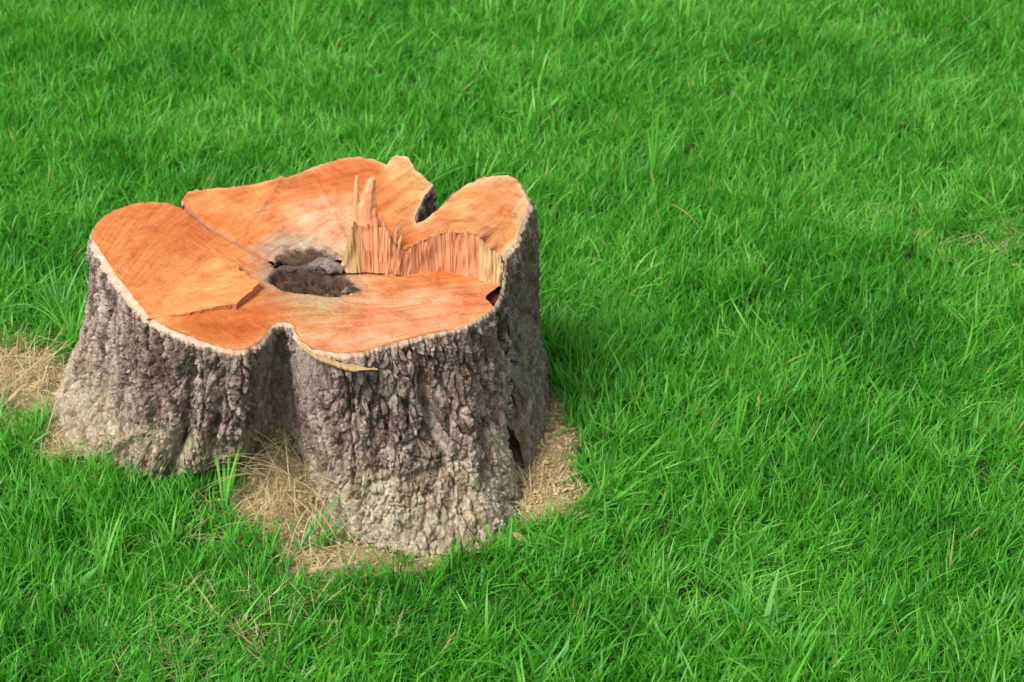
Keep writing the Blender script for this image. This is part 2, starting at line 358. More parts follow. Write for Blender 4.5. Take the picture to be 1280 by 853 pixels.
def zone_colour(px, py):
    q = np.c_[px*.03, py*.05, px*0]
    wx = px+fbm(q, 3, 4)*16; wy = py+fbm(q+9, 3, 6)*9
    C = np.tile(np.array(ORANGE)*.28, (len(px), 1)); W = np.full(len(px), .28)
    for bx, by, rx, ry, c, w in blobs:
        g_ = w*np.exp(-(((wx-bx)/rx)**2+((wy-by)/ry)**2)*1.4); C += g_[:, None]*np.array(c); W += g_
    C /= W[:, None]
    # brown growth streaks in the wood
    for poly, wd, c, a in [([(350,232),(330,262),(305,285)],5,(.40,.15,.07),.55),([(340,235),(322,250)],3,(.36,.14,.07),.5),([(392,210),(440,212),(470,222)],3,(.55,.16,.05),.5),
                           ([(405,232),(352,240),(300,252)],2.5,(.55,.18,.06),.5),([(585,262),(590,280),(594,292)],2.5,(.50,.20,.09),.5),([(200,262),(176,300),(160,335)],2.5,(.48,.16,.06),.4),
                           ([(380,405),(440,400),(500,396)],3,(.5,.18,.08),.45),([(420,415),(460,405)],3,(.45,.2,.1),.4),([(520,385),(570,372)],3,(.55,.2,.08),.4),([(478,276),(486,292)],6,(.42,.11,.05),.8)]:
        d, t = seg_dist(wx, wy, poly); k = a*np.exp(-(d/wd)**2)*np.sin(np.pi*np.clip(t, .02, .98))**.4
        C = C*(1-k[:, None])+np.array(c)*k[:, None]
    # thin dark line of growing wood just inside the bark, and yellowed wood next to it
    d, t = seg_dist(px, py, LOWRIM[15:]); k = .35*np.exp(-(d/7)**2); C = C*(1-k[:, None])+np.array((.52,.26,.08))*k[:, None]
    k = .75*np.exp(-((d-.8)/1.1)**2)*(px < 560); C = C*(1-k[:, None])+np.array((.20,.08,.035))*k[:, None]
    d, t = seg_dist(px, py, UPRIM[:-2]); k = .7*np.exp(-(d/4.5)**2)*(px > 480)+.45*np.exp(-(d/3.)**2)*(px <= 480); C = C*(1-k[:, None])+np.array((.56,.38,.19))*k[:, None]
    # the dark rotten heart
    ins = inside(wx*.4+px*.6, wy*.4+py*.6, HEART); d, t = seg_dist(wx*.4+px*.6, wy*.4+py*.6, HEART+[HEART[0]])
    nn = fbm(np.c_[px*.10, py*.16, px*0], 5, 36, .7)
    sd_ = np.where(ins, -d, d)+9*nn+1; k = .97*sstep(5, -5, sd_)
    k2 = .6*np.exp(-(np.clip(sd_, 0, 99)/13)**2); C = C*(1-k2[:, None])+np.array((.33,.23,.15))*k2[:, None]
    return C*(1-k[:, None])+(np.array((.040,.021,.011))*np.clip(1+1.0*nn+1.5*fbm(np.c_[px*.12, py*.5, px*0], 3, 39), .25, 3)[:, None])*k[:, None]
PITH = np.array((395.0, 340.0))
def grain(px, py):                       # metres: x across the fibres, y along them
    dx = (px-PITH[0])/700; dy = (py-PITH[1])/330
    wob = fbm(np.c_[px*.012, py*.02, px*0], 3, 11)
    r = np.hypot(dx, dy); th = np.arctan2(dy, dx)+wob*.16
    return np.c_[np.sin(th*1.0)*.55+th*.25, r, px*0]

# direction the fibres run in, spot by spot (degrees, anticlockwise from the horizontal)
FLOW = [(160,300,62),(185,270,55),(140,330,70),(230,290,50),(215,340,48),(270,300,38),(320,320,35),(250,365,25),(200,395,35),(260,415,2),(300,400,12),(340,385,20),(300,430,-10),(400,395,4),(440,425,10),(520,350,3),(520,385,6),(580,375,4),(590,390,14),(480,410,8),
        (400,355,-3),(430,365,-12),(350,352,5),(250,255,30),(290,250,28),(340,240,32),(380,225,22),(430,210,10),(470,215,0),(420,245,14),(400,275,24),(360,290,30),(420,310,75),(390,305,60),(350,310,40),(460,250,20),(505,220,65),(530,240,45),(500,265,48),(480,290,50),(510,300,20),(540,285,30),(575,260,35),(610,235,48),(640,240,62),(650,270,75),(620,280,45),(600,275,25),(635,305,60)]
def streaks():
    res = .6; x0, y0, x1, y1 = 100, 185, 675, 480
    gx_, gy_ = np.meshgrid(np.arange(x0, x1, res), np.arange(y0, y1, res)); H_, W_ = gx_.shape; X_ = gx_.ravel(); Y_ = gy_.ravel()
    cx = np.zeros(X_.size); sy = np.zeros(X_.size)
    for fx, fy, dg in FLOW:
        w = np.exp(-(((X_-fx)/34)**2+((Y_-fy)/24)**2))+1e-6/((X_-fx)**2+(Y_-fy)**2+50); a_ = math.radians(dg)*2; cx += w*math.cos(a_); sy += w*math.sin(a_)
    an = np.arctan2(sy, cx)/2+.30*fbm(np.c_[X_*.03, Y_*.05, X_*0], 3, 170)
    dx = np.cos(an); dy = -np.sin(an)*.75
    def lic(src, steps, st):
        acc = src.copy(); 
        for sg in (1, -1):
            px_ = X_.copy(); py_ = Y_.copy(); pdx, pdy = dx*sg, dy*sg
            for k in range(steps):
                px_ = px_+pdx*st; py_ = py_+pdy*st
                ix = np.clip(((px_-x0)/res).astype(int), 0, W_-1); iy = np.clip(((py_-y0)/res).astype(int), 0, H_-1); q_ = iy*W_+ix
                nx_, ny_ = dx[q_], dy[q_]; fl = np.sign(nx_*pdx+ny_*pdy); fl[fl == 0] = 1; pdx, pdy = nx_*fl, ny_*fl
                acc += src[q_]
        return acc
    g_ = np.random.default_rng(3)
    f1 = lic(g_.random(X_.size), 22, .8); f2 = lic(vnoise(np.c_[X_*.42, Y_*.55, X_*0], 171), 32, 1.3)
    n_ = lambda f: np.clip(.5+(f-f.mean())/f.std()*.20, 0, 1)
    f1, f2 = n_(f1), n_(f2)
    def sample(px_, py_, f):
        u_ = np.clip((px_-x0)/res, 0, W_-1.01); v_ = np.clip((py_-y0)/res, 0, H_-1.01); i_ = u_.astype(int); j_ = v_.astype(int); a_ = u_-i_; b_ = v_-j_; F_ = f.reshape(H_, W_)
        return F_[j_, i_]*(1-a_)*(1-b_)+F_[j_, i_+1]*a_*(1-b_)+F_[j_+1, i_]*(1-a_)*b_+F_[j_+1, i_+1]*a_*b_
    return lambda px_, py_: np.c_[sample(px_, py_, f1), sample(px_, py_, f2), px_*0]
STREAK = streaks()

def sheet(name, poly_px, zf, mat, spacing=1.35, parent=None, post=None):
    P = np.array(poly_px, float)
    x0, y0 = P.min(0); x1, y1 = P.max(0)
    gx, gy = np.meshgrid(np.arange(x0+1, x1, spacing), np.arange(y0+1, y1, spacing*.75))
    gx = gx.ravel()+rng.uniform(-.4, .4, gx.size); gy = gy.ravel()+rng.uniform(-.3, .3, gy.size)
    m = inside(gx, gy, P) ; d, _ = seg_dist(gx, gy, list(map(tuple, P))+[tuple(P[0])]); m &= d > 1.0
    A = np.vstack([P, np.c_[gx[m], gy[m]]])
    n = len(P)
    vco, _, faces, _, _, _ = delaunay_2d_cdt([Vector(a) for a in A], [], [list(range(n))], 1, 1e-5)
    A = np.array([tuple(v) for v in vco]); px, py = A[:, 0], A[:, 1]
    z = zf(px, py); V = at(px, py, H0+z)
    q = np.c_[V[:, 0], V[:, 1], V[:, 2]*0]
    gg = grain(px, py)
    stv = STREAK(px, py)
    V[:, 2] += .0022*fbm(q*16, 3, 21)+.0012*(stv[:, 1]-.5)+.0006*(stv[:, 0]-.5)
    col = zone_colour(px, py)
    if post: V, col = post(V, px, py, col)
    f = [list(t) for t in faces]
    me = make_mesh(name, V, np.array([t[:3] for t in f if len(t) == 3]), mat, True, None, {'zone': col, 'grain': gg, 'streak': stv})
    return obj(name, me, parent), V

stump_loc = at(np.array(390.), np.array(560.), 0.0); stump_loc[2] = 0
stump = empty('tree_stump', stump_loc)
tag(stump, 'wide sawn tree stump with rough bark, bright orange cut face and torn splintered step', 'tree stump')

# --- lower sawn face (left lobe and front)
undercut = [(626,356),(625,344),(609,341),(582,333),(555,328),(528,329),(496,334),(461,331),(445,331),(430,333),(420,336)]
low_poly = np.vstack([rim_low, jag(resample(HOLE[1:], 1.5), .9, 14)[:-1], resample(undercut, 3), crack[8:]])
def z_low(px, py): return np.zeros(len(px))
def post_low(V, px, py, col):
    ins = inside(px, py, PIT); d, _ = seg_dist(px, py, PIT+[PIT[0]])
    k = np.where(ins, sstep(0, 5, d+1.5*fbm(V*80, 2, 31)), 0)
    V[:, 2] -= k*(.013+.008*fbm(V*np.array((30, 140, 30)), 4, 30)+.008*fbm(V*150, 3, 32)-.006*sstep(400, 440, px))
    nn = fbm(V*45, 4, 33)
    # slab of wood left a little proud by the second saw pass
    # crack between left lobe and back
    d, t = seg_dist(px, py, CRACK[3:]); V[:, 2] -= .008*np.exp(-(d/2.0)**2)
    k = np.exp(-((d-.6)/(1.9+1.2*vnoise(V*140, 8)))**2)[:, None]*.9*sstep(.05, .35, t)[:, None]
    col = col*(1-k)+np.array((.30, .13, .08))*k
    # saw-cut ridge under the slab and steps to the front
    for poly, hh, w in [([(140,345),(180,300),(215,262)], .0018, 3.5),([(185,330),(235,290),(262,282)], .0014, 3),([(470,372),(540,366),(602,374)], .0014, 3),([(240,415),(300,404),(335,392),(400,378)], .0016, 3),([(183,399),(235,398),(300,386),(352,366)], .0025, 3),([(262,398),(330,392),(372,380)], .0016, 3),([(440,372),(520,362),(600,362)], .002, 4)]:
        d, t = seg_dist(px, py, poly); V[:, 2] += hh*np.exp(-(d/w)**2)
    return V, col
low_face, _ = sheet('lower_cut_face', low_poly, z_low, M_wood, parent=stump, post=post_low)

# --- upper sawn face (back plateau and right lobe)
front_up = [(627.5,319.6),(622.6,318),(609,307.5),(595.7,292.7),(579.5,291),(555,291),(536,297),(520,305),(509.4,310),(496,313),(480,311),(461,309),(445,312),(440,320),(438,327),(430,332),(410,331)]
fu = jag(resample(front_up, 2.0), .5, 9)
upA = np.vstack([rim_up, crack[::-1][1:-9], fu[::-1][:-1]])
def post_up(V, px, py, col):
    d, t = seg_dist(px, py, CRACK[3:]); V[:, 2] -= .008*np.exp(-(d/2.0)**2)
    k = np.exp(-((d-.6)/(1.9+1.2*vnoise(V*140, 7)))**2)[:, None]*.9*sstep(.05, .35, t)[:, None]
    col = col*(1-k)+np.array((.30, .13, .08))*k
    for poly, hh, w in [([(352,222),(335,250),(305,290)], .004, 3),([(400,262),(350,276),(320,300)], .0016, 4),([(395,225),(415,262),(432,300)], .0016, 3)]:
        d, t = seg_dist(px, py, poly); V[:, 2] += hh*np.exp(-(d/w)**2)
    d, t = seg_dist(px, py, [(484,205),(474,232),(470,262)]); V[:, 2] += .004*sstep(0, 3, px-(484-(py-205)*.25))*(py < 275)*np.exp(-((px-495)/22)**2)
    d = np.hypot((px-489)/9, (py-290)/12); V[:, 2] -= .014*np.exp(-d**2)
    d, t = seg_dist(px, py, [(335,345),(350,322),(375,313),(400,318),(424,330)]); nn = fbm(V*45, 4, 35)
    V[:, 2] += .012*np.exp(-(d/9)**2)*(1+.8*nn)+.004*np.exp(-(d/14)**2)*fbm(V*110, 3, 37)
    return V, col
up_face, _ = sheet('upper_cut_face', upA, z_upper, M_wood, parent=stump, post=post_up)

# --- flap: a slab the second saw pass left standing, thin on the left and lifted at its broken right end
pj = jag(resample(PATCH+[PATCH[0]], 2.0)[:-1], 1.0, 12)
def z_flap(px, py): return .003+.0125*sstep(190, 322, px)
ring_n = len(pj)
def post_flap(V, px, py, col):
    k = .75; col = col*(1-k)+(np.array((.56, .235, .072))*(1+.18*fbm(np.c_[px*.05, py*.09, px*0], 3, 38))[:, None])*k
    return V, col
flap, Vfl = sheet('raised_flap', pj, z_flap, M_wood, parent=stump, post=post_flap)
def flap_side():
    T = Vfl[:ring_n]; n = ring_n; c = T.mean(0); B = T.copy(); B[:, 2] = H0-.002; B += (c-B)*np.array((.012, .012, 0)); Mi = (T+B)/2+np.random.default_rng(2).normal(0, .0006, T.shape)
    V = np.vstack([T, Mi, B]); Fc = [(r_*n+k, r_*n+(k+1) % n, (r_+1)*n+(k+1) % n, (r_+1)*n+k) for r_ in range(2) for k in range(n)]
    obj('broken_flap_edge', make_mesh('broken_flap_edge', V, Fc, M_torn, False, None, {'zone': np.tile((.46, .16, .06), (len(V), 1))}), stump)
flap_side()

# --- front lip of the upper face (thin, worn edge down to the hollow), then the torn hinge wood
def fence():
    V = []; Fc = []; C = []; r = random.Random(4)
    xs = np.arange(430.5, 627.4, .55); n = len(xs); m = 16
    q = np.c_[xs, xs*0, xs*0]
    band = np.floor(xs/1.5+3.0*vnoise(q*.22, 5)).astype(int); hv = _h(band, band*0, band*0, 3)   # narrow fibre bundles
    big = np.floor(xs/7.0+1.1*vnoise(q*.08, 6)).astype(int); hb = _h(big, big*0, big*0, 4)
    yb = interp_line(WALLB, xs); B = at(xs, yb, H0)
    top = np.where(xs < 500, np.interp(xs, [430,434,438,442,452,458,470,479,484,489,496,501], [333,322,304,284,283,286,283,281,294,299,307,312]), interp_line(WALLT, xs))
    top = top-np.where(xs < 500, 9*(hv-.5)+8*(hb-.5), 3.0*(hv-.5)+2.*(hb-.5))
    T = at_y(xs, top, B[:, 1]); left = xs < 500
    tg = np.tile(np.linspace(0, 1, m), n); xg = np.repeat(xs, m)
    nz2 = (.0035*vnoise(np.c_[xg*.13, tg*2.5, xg*0], 15)+.0016*vnoise(np.c_[xg*.5, tg*3, xg*0], 16)).reshape(n, m)
    for i in range(n):
        fan = (xs[i]-466)*.00030*(xs[i] < 500)
        colr = np.array((.58,.25,.12))*(.9+.2*hb[i])
        colr = colr*(1-.35*hv[i])+np.array((.60,.33,.18))*.35*hv[i]
        k_ = sstep(588, 626, xs[i]+18*(hb[i]-.5)); colr = colr*(1-k_)+np.array((.60,.44,.22))*k_*(.85+.3*hv[i])
        if xs[i] < 449: colr = np.array((.50,.33,.16))*(.85+.25*hv[i])
        z0 = H0+(.0045 if left[i] else -.003)
        for k in range(m):
            t = k/(m-1); z = z0+(T[i, 2]-z0)*t
            o_ = .0013*(hv[i]-.5)+.0040*(hb[i]-.5)*(1 if left[i] else .35)+.0012*math.sin(t*9+6*hb[i])
            o_ += (.004*(1-t) if left[i] else .0)+(.006*math.sin(t*3.0)*(.5-hb[i]) if left[i] else 0)
            o_ += nz2[i, k]
            V.append((T[i, 0]+fan*(t-.3)*1.0, B[i, 1]-.002-o_, z)); C.append(colr*(1-.06*t))
    for i in range(n-1):
        for k in range(m-1): Fc.append((i*m+k, (i+1)*m+k, (i+1)*m+k+1, i*m+k+1))
    b0 = len(V)                          # broken upper ends have thickness
    for i in range(n):
        V.append((V[i*m+m-1][0], V[i*m+m-1][1]+.012, V[i*m+m-1][2]-(.004 if left[i] else .0005)-.002*hv[i])); C.append(C[i*m+m-1])
        V.append((V[i*m+m-1][0], V[i*m+m-1][1]+.014, V[i*m+m-1][2]-(.05 if left[i] else .02))); C.append(C[i*m+m-1])
    for i in range(n-1):
        Fc.append((i*m+m-1, (i+1)*m+m-1, b0+2*i+2, b0+2*i)); Fc.append((b0+2*i, b0+2*i+2, b0+2*i+3, b0+2*i+1))
    me = make_mesh('torn_wood', V, Fc, M_torn, False, None, {'zone': np.array(C)})
    o = obj('torn_wood', me, stump); o['label'] = 'torn vertical fibres of the hinge step'
fence()
def backing():                           # solid wood right behind the fibres
    xs = np.arange(432, 629, 2.0); V = []; C = []
    for x in xs:
        yb = float(interp_line(WALLB, x)); B = at(x, yb, H0)
        zt = float(wall_top_z(max(x, 497.)))+H0 if x > 500 else float(at_y(x, np.interp(x, [430,438,445,500],[333,320,308,309]), B[1])[2])
        for k in range(5):
            t = k/4; V.append((B[0], B[1]+.006+(.012 if x < 500 else 0)*(1-t), H0+.003+(zt-.001-H0-.003)*t)); C.append((.62, .24, .10))
    n = len(xs); Fc = [(i*5+k, (i+1)*5+k, (i+1)*5+k+1, i*5+k+1) for i in range(n-1) for k in range(4)]
    obj('torn_wood_backing', make_mesh('torn_wood_backing', V, Fc, M_torn, True, None, {'zone': np.array(C)}), stump)
backing()
def splinter(pts, widths, thick, colr, label=None):     # pts: spots up its length, all on one upright plane
    yb = float(interp_line(WALLB, pts[0][0])); Y = float(at(pts[0][0], yb, H0)[1])+.004
    r = random.Random(int(pts[0][0]*7)); V = []; Fc = []; C = []; n = 16; grv = [r.choice([.72, 1.0, 1.15]) for _ in range(8)]
    P = np.array(pts, float); t = np.linspace(0, 1, len(P)); tt = np.linspace(0, 1, n)
    X = np.interp(tt, t, P[:, 0]); Yp = np.interp(tt, t, P[:, 1]); W = np.interp(tt, t, widths)
    for k in range(n):
        c = at_y(X[k]+r.uniform(-.5, .5), Yp[k], Y+.012*tt[k]); hw = W[k]/2/690*(1+r.uniform(-.12, .12)); d = thick*(1-.6*tt[k])
        for a in range(8):
            an = a/8*2*math.pi+.4; rr = grv[a]*(1+r.uniform(-.10, .10))
            V.append((c[0]+math.cos(an)*hw*rr, c[1]+math.sin(an)*d*.5*rr, c[2]+(r.uniform(-.004, .006) if k == n-1 else 0))); C.append(np.array(colr)*(.82+.3*grv[a])*(1+r.uniform(-.06, .06)))
    for k in range(n-1):
        for a in range(8):
            b = (a+1) % 8; Fc.append((k*8+a, k*8+b, k*8+8+b, k*8+8+a))
    Fc.append(tuple(range((n-1)*8, n*8)))
    o = obj('splinter', make_mesh('splinter', V, Fc, M_torn, False, None, {'zone': np.array(C)}), stump)
    if label: o['label'] = label
    return o
splinter([(446,312),(444.5,285),(444.5,262),(445,240),(445.5,226),(446,222)], [18,13,10,8,6.5,4], .012, (.66,.33,.17), 'thin upright splinter, left one of the tall pair')
splinter([(462,312),(460,280),(458,262),(460,246),(463,233),(464.5,224)], [38,32,26,18,13,9], .017, (.62,.27,.13), 'broader crooked splinter, right one of the tall pair')
splinter([(470,312),(469,284),(467,262),(464,250)], [14,12,8,3], .010, (.58,.24,.11))
splinter([(452,306),(452,285),(451,270)], [10,7,2], .010, (.55,.21,.09))
splinter([(478,325),(477,298),(475,279)], [15,14,8], .014, (.65,.30,.14))
splinter([(490,344),(490,318),(489,299)], [17,15,9], .016, (.66,.28,.12))
q_ = random.Random(21)
for xx in (441,447,455,468,474,483,487,493,499,507,541,566,583,596,607):
    tp_ = 283 if xx < 480 else (300 if xx < 500 else float(interp_line(WALLT, max(xx, 497))))
    h_ = q_.uniform(5, 16) if xx < 500 else q_.uniform(2, 5); w_ = q_.uniform(2.5, 5); l_ = q_.uniform(-3, 4)
    splinter([(xx,tp_+22),(xx,tp_+2),(xx+l_,tp_-h_)], [w_*1.5,w_,.8], .006, (q_.uniform(.5,.62),q_.uniform(.2,.34),q_.uniform(.09,.16)))
splinter([(603,352),(601,325),(598,300)], [9,8,4], .010, (.64,.40,.20))
splinter([(614,354),(613,330),(612,312)], [11,10,5], .012, (.66,.48,.26))

# --- lip at the left end of the step, above the kerf
def lip():
    top = [(408,333),(416,333),(424,333),(431,331),(437,327),(439,320)]; V = []; C = []
    xs = resample(top, 1.5)
    z = z_upper(xs[:, 0], xs[:, 1])
    for (x, y), zz in zip(xs, z):
        T = at(x, y, H0+zz)
        for k in range(5):
            t = k/4; V.append((T[0]+.001*t, T[1]-.002*math.sin(t*3)+.003*t, T[2]-.0005-(zz-.003)*t)); C.append((.68,.50,.28))
    n = len(xs); Fc = [(i*5+k, i*5+k+1, (i+1)*5+k+1, (i+1)*5+k) for i in range(n-1) for k in range(4)]
    obj('face_lip', make_mesh('face_lip', V, Fc, M_torn, True, None, {'zone': np.array(C)}), stump)
lip()

# --- rotten core: dark crumbly ridge above the pit
def rotten(name, path, radii, zs, mat, seed, amp):
    P = np.array(path, float); n = 44; m = 22; t = np.linspace(0, 1, len(P)); tt = np.linspace(0, 1, n)
    X = np.interp(tt, t, P[:, 0]); Y = np.interp(tt, t, P[:, 1]); Rr = np.interp(tt, t, radii); Z = np.interp(tt, t, zs)
    C = at(X, Y, H0+Z); V = []
    for k in range(n):
        for a in range(m):
            an = a/m*2*math.pi
            V.append(C[k]+np.array((math.sin(an)*Rr[k]*.25, math.cos(an)*Rr[k]*1.25, math.sin(an)*Rr[k]*.8)))
    V = np.array(V); nn = fbm(V*np.array((55, 90, 90)), 4, seed); cc = np.repeat(C, m, 0); V = V+(V-cc)*(nn*amp)[:, None]
    Fc = [(k*m+a, k*m+(a+1) % m, (k+1)*m+(a+1) % m, (k+1)*m+a) for k in range(n-1) for a in range(m)]
    Fc += [tuple(range(m))[::-1], tuple(range((n-1)*m, n*m))]
    return obj(name, make_mesh(name, V, Fc, mat, True), stump)
rotten('rotten_core', [(343,332),(356,323),(372,318),(390,320),(408,326),(422,333)], [.003,.008,.011,.012,.012,.006], [.0,.002,.005,.006,.008,.008], M_rot, 41, .9)
rotten('rotten_seam', [(340,341),(352,336),(370,334),(390,337),(410,338),(428,341)], [.003,.007,.008,.008,.008,.005], [-.004,-.003,.0,.001,.001,.002], M_rot, 47, 1.0)
rotten('rotten_ridge', [(384,333),(396,329),(410,332),(428,338)], [.006,.011,.013,.009], [.008,.013,.014,.010], M_rotgrey, 43, .9)
rotten('rotten_crumb', [(426,366),(433,363),(440,365)], [.002,.006,.002], [-.008,-.006,-.008], M_rotgrey, 44, .8)

# --- bark: from the rim down to the ground
zr_low = np.zeros(len(rim_low)); zr_up = z_upper(rim_up[:, 0], rim_up[:, 1])
hole = resample([(617,384),(623,374),(628,360),(629,340),(628.5,322)], 2.0)
zr_hole = np.interp(hole[:, 1], [322, 340, 360, 384], [float(zr_up[0]), .030, .002, 0])
rim_px = np.vstack([rim_low, hole[1:-1], rim_up]); rim_z = np.r_[zr_low, zr_hole[1:-1], zr_up]
RIM = at(rim_px[:, 0], rim_px[:, 1], H0+rim_z)
def smooth_closed(A, it):
    for _ in range(it): A = (np.roll(A, 1, 0)+2*A+np.roll(A, -1, 0))/4
    return A
# uniform resample along the closed rim
L = np.linalg.norm(np.roll(RIM, -1, 0)-RIM, axis=1); S = np.r_[0, np.cumsum(L)]
NU = 1850
u = np.linspace(0, S[-1], NU, endpoint=False)
Rc = np.vstack([RIM, RIM[:1]]); Rim = np.stack([np.interp(u, S, Rc[:, i]) for i in range(3)], 1)
sm = smooth_closed(Rim, 10)
tan = np.roll(sm, -4, 0)-np.roll(sm, 4, 0); tan[:, 2] = 0; tan /= np.linalg.norm(tan, axis=1)[:, None]+1e-9
out = np.c_[tan[:, 1], -tan[:, 0], tan[:, 0]*0]
cen = Rim.mean(0)
if ((Rim-cen)*out).sum() < 0: out = -out
out = smooth_closed(out, 14); out /= np.linalg.norm(out, axis=1)[:, None]
# outer edge of the pale bark band
bw = .0042+.0040*fbm(np.c_[u*40, u*0, u*0], 4, 50, .65)
rpx, rpy = pix(Rim)
bw = np.clip(bw*(1+.6*fbm(np.c_[u*160, u*0, u*0+5], 3, 52)), .0012, .02)
bw += .009*np.exp(-((rpx-150)/45)**2)*(rpy > 300)+.003*np.exp(-((rpx-230)/60)**2)*(rpy > 300)
bw = np.where(rpy < 300, bw*.6, bw)+.004*(rpx > 600)*(rpy < 322)
OUT = Rim+out*bw[:, None]; OUT[:, 2] -= .004+.5*bw*.6+.002*fbm(np.c_[u*70, u*0, u*0], 2, 51)
OUT = OUT*.5+smooth_closed(OUT, 2)*.5
# base keys: rim spot -> ground spot
keys = [(113,295,60,528),(122,308,72,545),(135.5,329,90,566),(163,366,130,586),(187,397,170,600),(215,412,200,606),(240,423,222,603),(259,430,240,596),(289,438.5,262,592),(311,436,292,580),(329,423,312,566),(341,407,335,556),(355,403.5,350,552),
        (367,409,362,562),(377,428,378,592),(402,439,396,640),(423,443,415,668),(453,440.5,448,690),(486,430.6,492,700),(529,420,545,700),(558,414,590,694),(580,407,618,684),(596,400,636,664),(617,384,648,636),(620,379,642,606),(623,374,634,566),(628,360,645,560),(629,345,655,596),(628.5,322,668,576),
        (633.4,313,668,572),(645.6,302,677,558),(649.6,283,683,542),(657.7,267,686,522),(661,255,684,498)]
KU = []; KB = []
for a, b, c, d in keys:
    i = int(np.argmin((rpx-a)**2+(rpy-b)**2)); KU.append(i); KB.append(at(float(c), float(d), 0.0))
for a, b, o_, dxy in [(655,240,.05,0),(645.6,224,.07,0),(622.6,219,.11,0),(582,230.7,.10,0),(547,263,.05,0),(520.5,280,.0,0),(531,245.5,.045,0),(531,222,.08,0),(496,196,.10,0),(450,196.5,.11,0),(396,208,.11,0),(351,222.6,.11,0),(289,234,.10,0),(243,238,.07,0),(227,252,.02,0),(211,254,.08,0),(168,255,.12,0),(141,264,.13,0),(118,283,.13,0)]:
    i = int(np.argmin((rpx-a)**2+(rpy-b)**2)); p = Rim[i]+out[i]*o_; KU.append(i); KB.append(np.array((p[0], p[1], 0)))
order = np.argsort(KU); KU = np.array(KU)[order]; KB = np.array(KB)[order]
ku = np.r_[KU[-1]-NU, KU, KU[0]+NU]; kb = np.vstack([KB[-1], KB, KB[0]])
Base = np.stack([np.interp(np.arange(NU), ku, kb[:, i]) for i in range(3)], 1); Base = smooth_closed(Base, 60)
BASE_POLY = [tuple(p[:2]) for p in Base[::15]]
NV = 250
v = np.r_[np.linspace(0, 1, NV-12), 1+np.linspace(.012, .14, 12)]
vv = np.clip(v, 0, 1.2)
prof = .33*vv+.67*np.clip(vv, 0, 2)**3.2
P = OUT[None, :, :]*(1-prof[:, None, None])+Base[None]*prof[:, None, None]
P[:, :, 2] = OUT[None, :, 2]*(1-v[:, None])
dv = np.gradient(P, axis=0); du = np.roll(P, -1, 1)-np.roll(P, 1, 1)
N = np.cross(du.reshape(-1, 3), dv.reshape(-1, 3)); N /= np.linalg.norm(N, axis=1)[:, None]+1e-12
N = N.reshape(P.shape)
for _ in range(6): N = (np.roll(N, 1, 1)+2*N+np.roll(N, -1, 1))/4
N /= np.linalg.norm(N, axis=2)[:, :, None]+1e-12
if (N*out[None]).sum() < 0: N = -N
Pf = P.reshape(-1, 3); Nf = N.reshape(-1, 3); vf = np.repeat(v, NU); uf = np.tile(u, NV)
px, py = pix(Pf)
front = (Nf@(-F)) > -.25
# coarse lean of whole plate groups
warp = np.stack([fbm(Pf*7, 3, 60), fbm(Pf*7+5, 3, 61), fbm(Pf*7+9, 3, 62)], 1)
disp = .012*fbm(Pf*np.array((9, 9, 3.5)), 3, 63)*sstep(0, .15, vf)       # flutes and bulges
disp += .010*fbm(Pf*np.array((20, 20, 9)), 3, 66)*sstep(.0, .2, vf)
# long hollows and furrows that can be seen on the trunk: path, width px, depth m
for poly, w, dep in [([(246,425),(236,480),(226,540),(212,600)], 9, .022),([(228,545),(210,600)], 12, .03),([(352,412),(350,460),(346,530)], 4, .022),([(338,425),(334,480),(325,550)], 12, .010),
                     ([(276,445),(272,520),(262,580)], 6, .010),([(205,420),(196,500),(182,590)], 6, .010),([(150,370),(140,450),(118,560)], 6, .006),
                     ([(522,430),(528,480),(536,520),(552,560),(556,585)], 6, .020),([(530,490),(546,540)], 8, .016),([(470,480),(462,560)], 6, .008),([(590,420),(600,520),(606,610)], 6, .008),
                     ([(622,392),(630,430),(640,470),(641,520),(640,560)], 4, .030),([(641,430),(641,500),(645,560),(652,600)], 8, .010),([(662,330),(662,400),(664,480)], 4, .012),
                     ([(650,350),(652,440)], 3, .008),([(404,449),(425,457),(445,462),(471,463)], 2.6, .018),([(140,560),(105,590)], 3, .02),([(560,585),(480,600),(455,610)], 4, .008)]:
    d, t = seg_dist(px, py, poly); e = np.sin(np.pi*np.clip(t, .06, .94))**.5
    wob = 1+.35*(fbm(Pf*30, 2, 64) if w*dep < .18 else fbm(Pf*8, 1, 64))
    disp -= np.where(front, dep*np.exp(-(d/(w*wob))**2)*e, 0)
for poly, w, dep in [([(500,450),(496,560),(490,640)], 16, .008),([(580,470),(585,560),(600,640)], 14, .010),([(545,500),(560,570)], 8, .010),([(305,450),(292,560)], 10, .008),([(632,440),(632,500)], 6, .008),
                     ([(165,545),(122,575)], 5, .014),([(258,500),(250,580)], 9, .008),([(404,444),(430,451),(468,456)], 3, .004)]:
    d, t = seg_dist(px, py, poly); disp += np.where(front, dep*np.exp(-(d/w)**2), 0)
